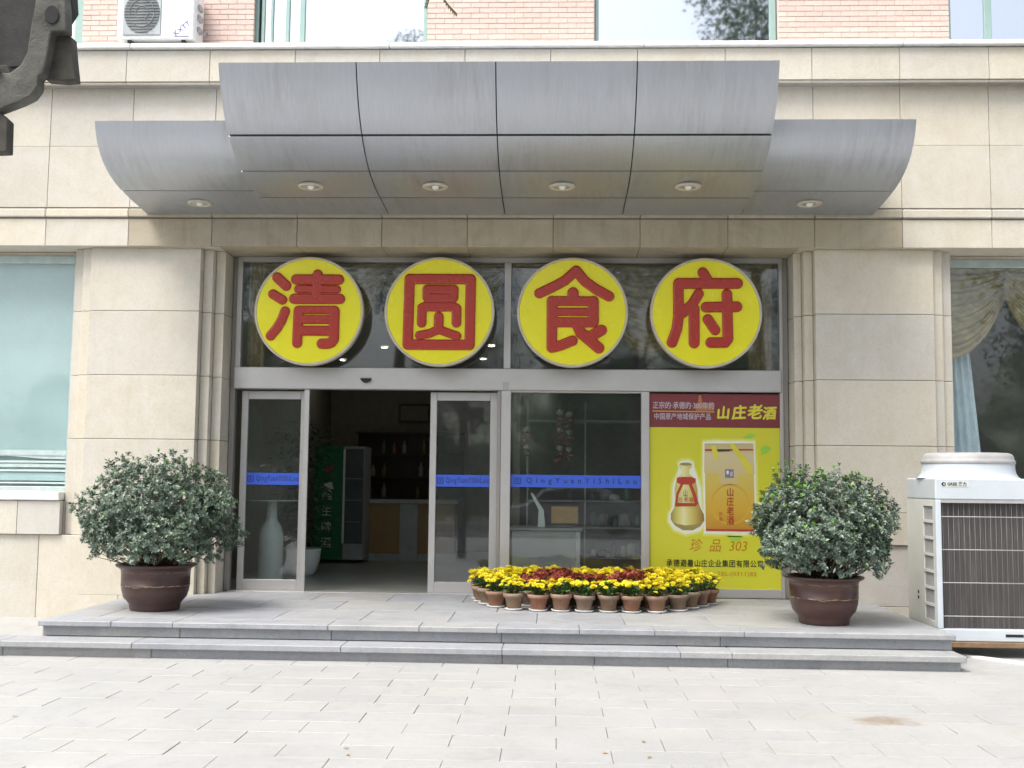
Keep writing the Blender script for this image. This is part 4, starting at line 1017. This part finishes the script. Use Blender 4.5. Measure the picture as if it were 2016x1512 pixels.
CT2 = empty('window_curtain', (1.5, .78, 4.0), label='gold swagged curtain hanging behind the upper glass above the shop window and poster', cat='curtain', group='gold curtains behind the upper glass')
swag(.05, 1.25, 4.08, .62, .80).build('swag', M_gold, CT2); swag(1.02, 2.28, 4.08, .98, .86, 8).build('swag', M_gold, CT2); swag(2.0, 3.05, 4.08, .7, .80).build('swag', M_gold, CT2)
drape(2.78, 3.06, 2.7, 4.08, .74, 3).build('tail', M_gold, CT2)
fr = MB()
for k in range(40):
    u = .2+.6*k/39; s4 = 4*u*(1-u); x = 1.02+1.26*u; z = 4.02-.98*(.12+.88*s4**.8); fr.box(x-.004, x+.004, .76, .765, z-.07, z)
tag(fr.build('fringe', plain('fringe_gold', (.45, .38, .2), .8), CT2), kind='stuff')
RW = empty('side_curtain', (5.4, .62, 1.4), label='gold swag and pale blue sheer curtain inside the right hand window behind the outdoor unit', cat='curtain')
swag(4.3, 5.68, 4.02, 1.0, .60, 7).build('swag', M_gold, RW); swag(5.6, 7.0, 4.02, 1.0, .60, 7).build('swag', M_gold, RW)
def sheer(u, v): return (4.90+(.30+.22*(1-v))*u+.0*v, .66+.02*math.sin(u*34), 1.38+2.6*v)
MB().grid(sheer, 60, 6).build('sheer_panel', M_sheer, RW)
# white board and dark beam above the shop shelves
M_ipale = plain('pale_interior_panel', (.50, .52, .50), .6); M_idark = plain('dark_interior_panel', (.035, .03, .028), .6)
tag(MB().box(.07, 3.45, 2.0, 2.06, 3.0, 3.45).build('bulkhead', M_ipale), 'pale bulkhead panel inside, seen behind the two right hand round signs', 'bulkhead')
tag(MB().box(.09, 1.70, 1.92, 1.98, 2.93, 3.12).build('sign_board', M_idark), 'dark interior board under the pale bulkhead behind the third round sign', 'board')
# blinds in the left window
BLD = empty('window_blind', (-6.7, .45, 1.43), label='pale cyan slatted blind drawn down inside the far left window', cat='blind')
M_slat = plain('cyan_slat', (.60, .76, .78), .45, 0, .06, 2); M_slat_w = plain('white_slat', (.82, .86, .86), .35)
b = MB(); z = 4.0; i = 0
while z > 1.83:
    tl = .012+.001*math.sin(i*.3); b.add([(-8.5, .345, z-tl-.001), (-4.9, .345, z-tl-.001), (-4.9, .352, z+tl), (-8.5, .352, z+tl)], [(0,1,2,3)]); z -= .0245; i += 1
tag(b.build('slats', M_slat, BLD), kind='stuff')
for zz, dz, m, yy in ((1.80, .028, M_slat_w, .33), (1.755, .022, M_slat_w, .332), (1.70, .012, M_slat_w, .335), (1.655, .018, M_slat_w, .33), (1.60, .012, M_slat_w, .332), (1.53, .045, M_slat, .34), (1.46, .008, M_slat_w, .33)):
    def f(u, v): return (-8.5+3.6*u, yy+.01*v, zz-dz+2*dz*v+(.035*max(0, 1-abs(u-.78)/.12) if zz == 1.755 else 0)+.004*math.sin(u*9))
    MB().grid(f, 60, 1).build('bottom_slat', m, BLD)
MB().box(-8.5, -4.9, .38, .385, 1.43, 4.05).build('backing_sheet', plain('blind_backing', (.42, .56, .57), .8), BLD)

def thing1(mb, name, mat, label, cat, group=None): return tag(mb.build(name, mat), label, cat, group)
# round glass table on a bottle-shaped pedestal
TB = empty('pedestal_table', (-2.94, 1.6, .262), label='round glass topped table on a white bottle shaped pedestal behind the left door leaf', cat='table')
M_ceram = plain('white_ceramic', (.66, .72, .68), .25, 0, .04, 2, 0)
MB().lathe([(.0001, 0), (.14, 0), (.15, .02), (.15, .55), (.145, .62), (.12, .70), (.075, .76), (.065, .82), (.06, 1.0), (.0001, 1.0)], n=32).build('pedestal', M_ceram, TB, local=True)
MB().lathe([(.0001, 1.002), (.36, 1.002), (.37, 1.008), (.36, 1.016), (.0001, 1.016)], n=48).build('table_top', plain('pale_glass_edge', (.45, .55, .52), .15), TB, local=True)
# white planter with a leafy plant
PL = empty('white_planter', (-2.79, 2.6, .262), label='round white planter with a dark leafy plant just inside the open doorway', cat='potted plant')
MB().lathe([(.0001, 0), (.16, 0), (.20, .06), (.245, .20), (.26, .33), (.265, .36), (.25, .365), (.24, .34)], n=40).build('planter', M_ceram, PL, local=True)
MB().lathe([(.24, .33), (.0001, .345)], n=20).build('soil', M_soil, PL, local=True)
MB().prism([(-.02, .19), (.03, .2), (.09, .195), (.1, .185), (.05, .18), (.0, .175)], -.258, -.235).build('painted_motif', M_grey_plastic, PL, local=True)
rg = np.random.default_rng(5); C, D, U, L = [], [], [], []
for i in range(420):
    a = rg.uniform(0, 2*PI); z = rg.uniform(.4, 2.0); r = rg.uniform(.02, .42)*(1-.25*abs(z-1.2)); sd = np.array([math.cos(a), math.sin(a), 0]); l2 = rg.uniform(-.7, .6); up = np.array([0, 0, 1.])
    C.append(sd*r+up*z); D.append(sd*math.cos(l2)+up*math.sin(l2)); U.append(up*math.cos(l2)-sd*math.sin(l2)); L.append(rg.uniform(.10, .2))
V, F = leaves_np(*map(np.array, (C, D, U, L)), np.array(L)*.35)
M_housel = leaf_mat('houseplant_leaf', [(0, (.02, .06, .02)), (1, (.05, .13, .04))], .4)
o = link(bpy.data.objects.new('foliage', np_mesh('foliage', V, F, M_housel))); o.parent = PL; tag(o, kind='stuff')
MB().tube([(0, 0, .3), (.02, .01, 1.0), (-.02, 0, 1.8)], [.02, .015, .008], 6).build('stem', M_twig, PL, local=True)
# drinks fridge
FG = empty('drinks_fridge', (-2.70, 5.1, .262), label='tall green drinks fridge with white writing down its side inside the doorway', cat='fridge')
M_fgreen = plain('fridge_green', (.015, .16, .065), .35, 0, .05, 2, 0)
MB().cbox(-.42, .02, -.3, .35, .05, 1.78, .01).build('side_wall', M_fgreen, FG, local=True); MB().cbox(.02, .34, -.26, .35, .05, 1.78, .01).build('body', M_grey_plastic, FG, local=True)
MB().cbox(.03, .33, -.285, -.265, .30, 1.74, .004).build('glass_door', plain('fridge_glass', (.10, .12, .12), .1), FG, local=True)
for z in (.62, .95, 1.28): MB().box(.05, .31, -.30, -.287, z, z+.015).build('shelf_edge', M_wire, FG, local=True)
MB().cbox(.02, .05, -.31, -.287, .30, 1.74, .003).build('handle', M_white_paint, FG, local=True)
for i, ch in enumerate('纯生啤酒'): text(ch, .17, -.22, -.303, 1.02-.24*i, M_pwhite, FG, local=True)
MB().prism([(-.30, 1.42), (-.12, 1.50), (-.13, 1.44), (-.22, 1.39)], -.304, -.301).build('swoosh', M_redink, FG, local=True)
MB().prism([(-.28, 1.20), (-.15, 1.24), (-.12, 1.12), (-.2, 1.08)], -.304, -.301).build('pale_emblem', M_pwhite, FG, local=True)
# bar counter
BC = empty('bar_counter', (-1.83, 5.6, .262), label='ochre fronted bar counter with pale posts at the back of the doorway view', cat='counter')
M_ochre = plain('ochre_panel', (.30, .17, .05), .4); M_cpost = plain('pale_counter_stone', (.34, .37, .34), .4)
MB().cbox(-.75, .85, -.25, .35, .90, .96, .008).build('counter_top', M_cpost, BC, local=True)
for a, c_ in ((-.72, -.05), (.24, .82)): MB().cbox(a, c_, -.18, -.12, .12, .9, .004).build('front_panel', M_ochre, BC, local=True)
MB().cbox(-.05, .24, -.20, -.12, 0, .9, .004).build('post', M_cpost, BC, local=True); MB().cbox(-.74, .84, -.17, -.11, 0, .12, .004).build('plinth', M_cpost, BC, local=True)
SH = empty('bottle_shelf', (-1.95, 7.3, .262), label='dark wall shelving with bottles behind the bar counter', cat='shelving')
M_dwood = plain('dark_wood', (.05, .035, .025), .5)
MB().box(-1.0, .9, .25, .30, .0, 2.1).build('back_board', M_dwood, SH, local=True)
for z in (.95, 1.32, 1.72, 2.1): MB().cbox(-1.0, .9, 0, .25, z-.015, z+.015, .003).build('shelf_board', M_dwood, SH, local=True)
bc = [(.25,.24,.21), (.16,.12,.05), (.24,.23,.2), (.07,.10,.06), (.18,.07,.04)]
kk = 0
ORD = ['first', 'second', 'third', 'fourth', 'fifth', 'sixth', 'seventh', 'eighth']
for z, xs in ((1.335, (-.7, -.50, .15, .34)), (.965, (-.75, -.5, .1, .42)), (1.735, (-.51, -.33, -.15, .2, .4))):
    for nx, x in enumerate(xs):
        bm_ = plain('bottle_tone_%s' % 'abcde'[kk % 5], bc[kk % 5], .3); h = .2+.06*((kk*7) % 3)/2
        o = MB().lathe([(.0001, 0), (.042, 0), (.044, .02), (.044, h*.62), (.02, h*.75), (.016, h), (.0001, h)], n=14).mesh('bottle', bm_)
        ob = link(bpy.data.objects.new('bottle', o)); ob.location = (-1.95+x, 7.40, .262+z); kk += 1
        tag(ob, 'bottle on the %s shelf behind the bar, %s from the left' % ({1.335: 'middle', .965: 'lowest', 1.735: 'upper'}[z], ORD[nx]), 'bottle', 'bottles on the %s shelf behind the bar' % {1.335: 'middle', .965: 'lowest', 1.735: 'upper'}[z])
PF = empty('picture_frame', (-2.01, 7.96, 2.75), label='dark framed picture on the back wall, upper right of the doorway', cat='picture')
MB().cbox(-.28, .30, -.04, 0, -.17, .17, .005).build('frame', M_dwood, PF, local=True); MB().box(-.24, .26, -.046, -.041, -.13, .13).build('picture', plain('picture_tone', (.16, .15, .10), .5), PF, local=True)
LAMPS = ((-2.03, 4.48), (-3.02, 6.28), (-.63, 5.99), (-.39, 4.21))
# ceiling lamps that are lit in the photograph
M_lit = plain('lit_lamp', (1, 1, 1), .4, 0, 0, 1, 0, emit=(1, .96, .88), estr=22)
for i, (x, y) in enumerate(LAMPS):
    lb = ['lit round ceiling lamp seen between the first and second yellow signs, higher of the two', 'lit round ceiling lamp seen low beside the leftmost yellow sign', 'lit round ceiling lamp seen right of the second yellow sign, near the mullion', 'lit round ceiling lamp low beside the centre mullion, lowest of its pair'][i]
    t = empty('ceiling_lamp', (x, y, 3.548), label=lb, cat='ceiling lamp', group='lit lamps in the restaurant ceiling')
    MB().lathe([(.06, 0), (.075, -.012), (.06, -.02), (.05, -.012)], n=20).build('trim_ring', M_white_paint, t, local=True)
    MB().lathe([(.05, -.012), (.0001, -.013)], n=16).build('lens', M_lit, t, local=True)
# shop side: steel cabinet, wooden box, folder, red goods, glass shelving
CB = empty('steel_cabinet', (.48, 1.35, .262), label='grey steel cabinet behind the shop window above the flowers', cat='cabinet')
M_steel = plain('dull_steel', (.36, .37, .35), .4, .35, .1, 2)
MB().cbox(-.42, .38, -.25, .25, 0, .70, .006).build('carcass', M_steel, CB, local=True); MB().cbox(-.45, .41, -.28, .28, .70, .735, .006).build('cabinet_top', M_steel, CB, local=True)
MB().cbox(.33, .385, -.265, -.25, .02, .69, .004).build('door_edge', plain('pale_steel', (.5, .5, .48), .35, .3), CB, local=True)
thing1(MB().cbox(.52, .84, 1.12, 1.38, 1.045, 1.245, .006), 'wooden_box', plain('honey_wood', (.42, .25, .07), .5, 0, .2, 9), 'honey coloured wooden box on top of the steel cabinet', 'box')
def plate(u, v): return (.44+.36*u, 1.06+.1*v, 1.0+.03*math.sin(PI*u)+.01*v)
thing1(MB().lathe([(.0001, .0), (.12, .0), (.17, .02), (.16, .024), (.0001, .008)], .68, 1.25, 24).add([], []), 'steel_tray', M_steel, 'pale round dish lying under the wooden box', 'dish').location.z = 1.0
tr = MB(); tr.prism([(.27, 1.40), (.30, 1.40), (.43, 1.20), (.45, 1.0), (.36, 1.0), (.37, 1.2)], 1.16, 1.30); thing1(tr, 'white_stand', M_ceram, 'white upright display stand leaning left of the wooden box', 'stand')
GS = empty('glass_shelving', (.95, 2.4, .262), label='glass display shelving with dark goods on the right of the shop window', cat='shelving')
M_edge = plain('shelf_edge_grey', (.30, .32, .30), .3)
for z in (.30, .68, 1.02, 1.30, 2.05): MB().cbox(-.75, .78, -.2, .25, z, z+.02, .003).build('shelf_board', M_edge, GS, local=True)
for x in (-.74, .0, .76): MB().cbox(x-.01, x+.01, -.19, -.17, 0, 2.3, .002).build('upright', M_edge, GS, local=True)
rgd = random.Random(4)
gm = [plain('goods_red', (.14, .012, .012), .35), plain('goods_dark', (.04, .04, .045), .5), plain('goods_pale', (.34, .33, .30), .5), plain('goods_green', (.05, .12, .07), .5)]
for z in (.32, .70, 1.04):
    x = .12; nx = 0
    while x < .70:
        w_, h_ = rgd.uniform(.06, .16), rgd.uniform(.08, .2); m = rgd.choice(gm[1:])
        g = MB().lathe([(.0001, 0), (w_*.45, 0), (w_*.5, h_*.3), (w_*.46, h_*.8), (w_*.3, h_*.95), (.0001, h_)], n=14).mesh('jar', m); o = link(bpy.data.objects.new('jar', g)); o.location = (.95+x, 2.38, .262+z)
        sh = {.32: 'lowest', .70: 'second', 1.04: 'third'}[z]
        tag(o, 'jar among the dark goods on the %s glass shelf, %s from the left' % (sh, ORD[nx]), 'jar', 'jars on the %s glass shelf' % sh); x += w_+.03; nx += 1
# strings of red ornaments on the shelf
for i, (x, zt, n_) in enumerate(((.62, 2.42, 9), (.74, 2.40, 8), (.20, 2.2, 5))):
    t = empty('red_ornament', (x, 2.05, zt), label=['left string of red hanging ornaments in the middle of the shop window', 'right string of red hanging ornaments in the middle of the shop window', 'short string of red ornaments at the left of the shop window'][i], cat='ornament', group='red ornaments in the shop window')
    MB().tube([(0, 0, .15), (0, 0, -.6)], .004, 5).build('cord', gm[2], t, local=True)
    for k in range(n_):
        s_ = .055+.012*math.sin(k*1.7); MB().lathe([(.0001, -s_*.8), (s_*.7, -s_*.5), (s_, 0), (s_*.7, s_*.5), (.0001, s_*.8)], .02*math.sin(k*2.1), .01, 10).mesh
        MB().lathe([(.0001, -s_*.8-.075*k), (s_*.7, -s_*.5-.075*k), (s_, -.075*k), (s_*.7, s_*.5-.075*k), (.0001, s_*.8-.075*k)], .02*math.sin(k*2.1), 0, 10, True).build('bead', gm[0] if k % 3 else gm[2], t, local=True)

# ------------------------------------------------------------------ bracket in the top left corner
def at(px, py, Y):      # point of the plane y=Y that the photograph shows at px, py (2016 px wide)
    d = r2*((px-1008)/2150)-u2*((py-756)/2150)+fwd; t = (Y+11.9)/d.y; p = Vector((.5404, -11.9, 1.55))+d*t; return (p.x, p.z)
BY = -8.9
BR = empty('cast_bracket', (at(0, 150, BY)[0]-.12, BY, at(0, 150, BY)[1]), label='dark weathered cast bracket jutting into the top left corner in front of the building', cat='bracket')
M_cast = plain('weathered_cast_iron', (.060, .055, .045), .75, 0, .5, 14, .5, .004); M_cast2 = plain('dark_cast_iron', (.030, .028, .028), .7, 0, .4, 14, .4); M_cast3 = plain('grey_weathered_arm', (.105, .105, .09), .75, 0, .5, 9, .6, .006)
def pz(L, y0, y1, nm, m):
    o = MB().prism([at(x, y, BY) for x, y in L], y0, y1).build(nm, m, BR)
    bv = o.modifiers.new('b', 'BEVEL'); bv.width = .004; bv.segments = 2; bv.limit_method = 'ANGLE'; return o
pz([(-90,-60),(130,-60),(134,8),(120,30),(70,70),(55,122),(0,126),(-90,126)], BY+.03, BY+.075, 'housing', M_cast2)
pz([(104,66),(139,70),(142,110),(147,156),(124,158),(86,155),(96,110)], BY+.005, BY+.045, 'side_plate', M_cast)
pz([(84,-40),(132,-40),(138,20),(139,69),(110,70),(95,150),(84,158),(83,178),(70,196),(45,208),(0,225),(-60,240),(-60,150),(30,150),(50,135),(63,110),(70,60),(78,20)], BY-.03, BY+.015, 'curved_arm', M_cast3)
pz([(112+14*math.cos(a), 38+18*math.sin(a)) for a in np.linspace(0, 2*PI, 20)[:-1]], BY-.034, BY-.031, 'socket', M_black)
pz([(-60,150),(28,150),(20,132),(-60,132)], BY-.02, BY+.05, 'lug', M_cast)
pz([(2+12*math.cos(a), 146+11*math.sin(a)) for a in np.linspace(0, 2*PI, 14)[:-1]], BY-.045, BY-.031, 'bolt', M_cast3)
pz([(-60,232),(0,224),(8,227),(22,240),(20,303),(-60,306)], BY-.02, BY+.02, 'lower_block', M_cast)
px_, pz_ = at(-130, 150, BY)
MB().box(px_-.10, px_+.06, BY-.02, BY+.12, 0, pz_+1.2).build('post', M_cast2, BR)

# ------------------------------------------------------------------ trees: one overhangs with a hanging spray, others stand over the road, one is added for shade
M_bark = plain('grey_bark', (.09, .075, .06), .95, 0, .35, 9, .7, .02)
M_tleaf = leaf_mat('street_tree_leaf', [(0, (.03, .065, .018)), (.6, (.055, .11, .03)), (1, (.09, .16, .04))], .5)
def crown(rg, centers, n, ls=.16):
    C, D, U, L = [], [], [], []
    for cx, cy_, cz, r in centers:
        p = rg.normal(0, 1, (n, 3)); p /= np.linalg.norm(p, axis=1, keepdims=True); p *= (r*rg.random(n)**.45)[:, None]
        C.append(p+[cx, cy_, cz]); d = rg.normal(0, 1, (n, 3))+[0, 0, -.3]; d /= np.linalg.norm(d, axis=1, keepdims=True); D.append(d)
        u = rg.normal(0, 1, (n, 3))+[0, 0, 1]; u -= d*(u*d).sum(1, keepdims=True); u /= np.linalg.norm(u, axis=1, keepdims=True); U.append(u)
    C, D, U = map(np.concatenate, (C, D, U)); L = rg.uniform(ls*.7, ls*1.3, len(C)); return leaves_np(C, D, U, L, L*.6)
def tree(x, y, h, r, seed, label, dens=900):
    rg = np.random.default_rng(seed); t = empty('street_tree', (x, y, 0), label=label, cat='tree', group='street trees behind the photographer')
    tr = MB(); top = h*.62; tr.tube([(0, 0, -.05), (.06, .03, top*.4), (-.05, .05, top*.75), (0, 0, top)], [.20, .16, .13, .09], 12)
    cs = []
    for k in range(9):
        a = k*2.4+rg.uniform(-.3, .3); rr = r*rg.uniform(.35, .8); zz = h*rg.uniform(.48, .88); e = Vector((rr*math.cos(a), rr*math.sin(a), zz))
        b0 = Vector((0, 0, top*rg.uniform(.55, .98))); tr.tube([b0, b0.lerp(e, .5)+Vector((0, 0, .25)), e], [.07, .045, .015], 7); cs.append((*e, r*rg.uniform(.30, .46)))
    cs.append((0, 0, h*.9, r*.4))
    tr.build('trunk', M_bark, t, local=True); V, F = crown(rg, cs, dens, .12)
    o = link(bpy.data.objects.new('crown', np_mesh('crown', V, F, M_tleaf))); o.parent = t; tag(o, kind='stuff'); return t
tree(-8.5, -21, 9.5, 3.0, 21, 'street tree over the road behind the photographer, far left'); tree(-2.8, -27.5, 10, 3.2, 22, 'street tree across the road behind the photographer, left of centre')
tree(3.6, -27.5, 11, 3.3, 23, 'street tree across the road behind the photographer, right of centre'); tree(10, -24, 10, 3.2, 24, 'street tree across the road behind the photographer, far right')
tree(5.8, -15.4, 16.2, 4.2, 27, 'tallest street tree, near the kerb behind the photographer on the right', 2000); tree(10.5, -7.0, 8.0, 3.0, 26, 'unseen street tree added right of the outdoor unit to shade the facade')  # second tree is unseen, added to darken the right of the facade
OT = empty('overhanging_tree', (-3.6, -14.6, 0), label='tree whose twig of small leaflets hangs into the top edge above the pink brick', cat='tree')
tk = MB(); tk.tube([(-3.6, -14.6, -.05), (-3.5, -14.5, 2.5), (-3.3, -14.3, 5.2)], [.22, .18, .13], 12); tk.build('trunk', M_bark, OT)
tx, tz = at(862, -40, -5.2)
tk = MB(); tk.tube([(-3.3, -14.3, 5.1), (-2.6, -11.5, 6.3), (-1.2, -8.0, 6.1), (tx-.1, -5.5, tz+.35), (tx, -5.2, tz+.12)], [.10, .07, .045, .015, .005], 8); tk.build('limb', M_bark, OT)
rg = np.random.default_rng(31); V, F = crown(rg, [(-3.4, -14.4, 7.0, 1.6), (-2.2, -13.6, 7.6, 1.4), (-4.6, -15.2, 7.4, 1.5), (-3.4, -15.4, 8.8, 1.6), (-2.4, -12.6, 7.4, .9), (-3.2, -14.8, 10.2, 1.5), (-3.5, -14.6, 11.3, 1.3), (-3.1, -14.8, 12.3, .8)], 1100, .10)
o = link(bpy.data.objects.new('crown', np_mesh('crown', V, F, M_tleaf))); o.parent = OT; o.location = (3.6, 14.6, 0); tag(o, kind='stuff')
M_tipleaf = leaf_mat('hanging_leaflet', [(0, (.06, .085, .02)), (1, (.13, .13, .04))], .5)
def spray(pts, nm):
    C, D, U, L = [], [], [], []
    W3 = [Vector((at(px, py, -5.2)[0], -5.2+.02*i, at(px, py, -5.2)[1])) for i, (px, py) in enumerate(pts)]
    st_ = MB().tube(W3, .0025, 5); st_.build('leaf_stalk', M_twig, OT)
    for i in range(len(W3)-1):
        for t in (.25, .75):
            p = W3[i].lerp(W3[i+1], t); d = (W3[i+1]-W3[i]).normalized()
            for s_ in (-1, 1):
                dr = Vector((0, 0, -1))*.75+d*.35+Vector((s_*.25, s_*.3, 0)); dr.normalize(); C.append(p); D.append(dr); U.append(Vector((.2, -.9, .2)).normalized()); L.append(.034)
    C, D, U = (np.array([list(q) for q in A]) for A in (C, D, U)); V, F = leaves_np(C, D, U, np.array(L), np.array(L)*.36, .1)
    o = link(bpy.data.objects.new('leaflets', np_mesh('leaflets', V, F, M_tipleaf))); o.parent = OT; o.location = (3.6, 14.6, 0); tag(o, kind='stuff')
spray([(866, -32), (872, -8), (880, 2), (888, 9), (896, 15)], 'a'); spray([(858, -34), (846, -18), (840, -6), (836, 4)], 'b')

# parked car across the kerb, met only as a reflection
CR = empty('parked_car', (1.0, -19.0, -.03), label='silver parked car on the road behind the photographer', cat='car')
M_car = plain('silver_car_paint', (.50, .52, .54), .25, .5, .03, 2, 0, coat=.6)
body = [(-2.1, .30), (-2.12, .62), (-1.95, .80), (-1.2, .92), (-.75, 1.32), (-.4, 1.42), (.7, 1.42), (1.1, 1.33), (1.6, .98), (2.05, .9), (2.12, .55), (2.1, .30)]
o = MB().prism(body, -.80, .80).build('body', M_car, CR, local=True); bv = o.modifiers.new('b', 'BEVEL'); bv.width = .07; bv.segments = 3; bv.limit_method = 'ANGLE'
MB().prism([(-1.05, .94), (-.68, 1.28), (.0, 1.35), (.0, .94)], -.812, .812).build('window_glass', M_black, CR, local=True); MB().prism([(.06, .94), (.06, 1.35), (.75, 1.34), (1.3, .98)], -.812, .812).build('window_glass', M_black, CR, local=True)
for x in (-1.35, 1.35):
    for y in (-.72, .72):
        w = MB(); w.prism([(x+.31*math.cos(a), .31+.31*math.sin(a)) for a in np.linspace(0, 2*PI, 28)[:-1]], y-.1, y+.1); w.build('wheel', M_black, CR, local=True)
# thick planting across the road, with an added dark backing
rg = np.random.default_rng(77); cs = [(x, -29.5+rg.uniform(-.6, .6), rg.uniform(.5, 1.6), rg.uniform(.9, 1.5)) for x in np.arange(-26, 27, 1.5)]
cs += [(x, -33+rg.uniform(-1, 1), rg.uniform(2.5, 4.5), rg.uniform(1.6, 2.4)) for x in np.arange(-28, 29, 2.6)]
V, F = crown(rg, cs, 700, .17)
def mass(u, v):  # added backing sheet that keeps bright sky out of the glass reflections
    x = -45+90*u; top = 6.2+1.5*math.sin(x*.31)+1.1*math.sin(x*.83+1)+.5*math.sin(x*2.1)
    return (x, -35+1.2*math.sin(x*.9+v*5)+.7*math.sin(x*2.3+v*11)-3*v*v, top*v-.05)
tag(MB().grid(mass, 260, 30).build('planting_backing', M_tleaf), kind='stuff'); tag(link(bpy.data.objects.new('roadside_planting', np_mesh('roadside_planting', V, F, M_tleaf))), kind='stuff')

# a few dry leaves lying on the paving
M_dry = leaf_mat('dry_leaf', [(0, (.42, .33, .05)), (1, (.30, .17, .06))], .7)
for i, (x, y, a) in enumerate(((-.66, -5.5, .4), (-.59, -5.66, 2.1), (1.08, -5.21, 1.0), (1.11, -5.54, 4.0), (-2.93, -4.85, .9), (.87, -5.49, 3.0))):
    C = np.array([[0, 0, .004]]); a_ = np.array([[math.cos(a), math.sin(a), .05]]); V, F = leaves_np(C, a_, np.array([[-.05*math.cos(a), -.05*math.sin(a), 1.]]), np.array([.045]), np.array([.022]), .12)
    o = link(bpy.data.objects.new('fallen_leaf', np_mesh('fallen_leaf', V, F, M_dry))); o.location = (x, y, 0)
    tag(o, ['yellow dry leaf on the paving left of centre, farther of the close pair', 'dry leaf on the paving left of centre, nearer of the close pair', 'small dry leaf on the paving right of centre, farther from the viewer', 'small dry leaf on the paving right of centre, near the bottom edge', 'dry leaf on the paving at the far left foreground', 'dry leaf near the bottom edge in the middle of the paving'][i], 'leaf', 'dry leaves on the paving')
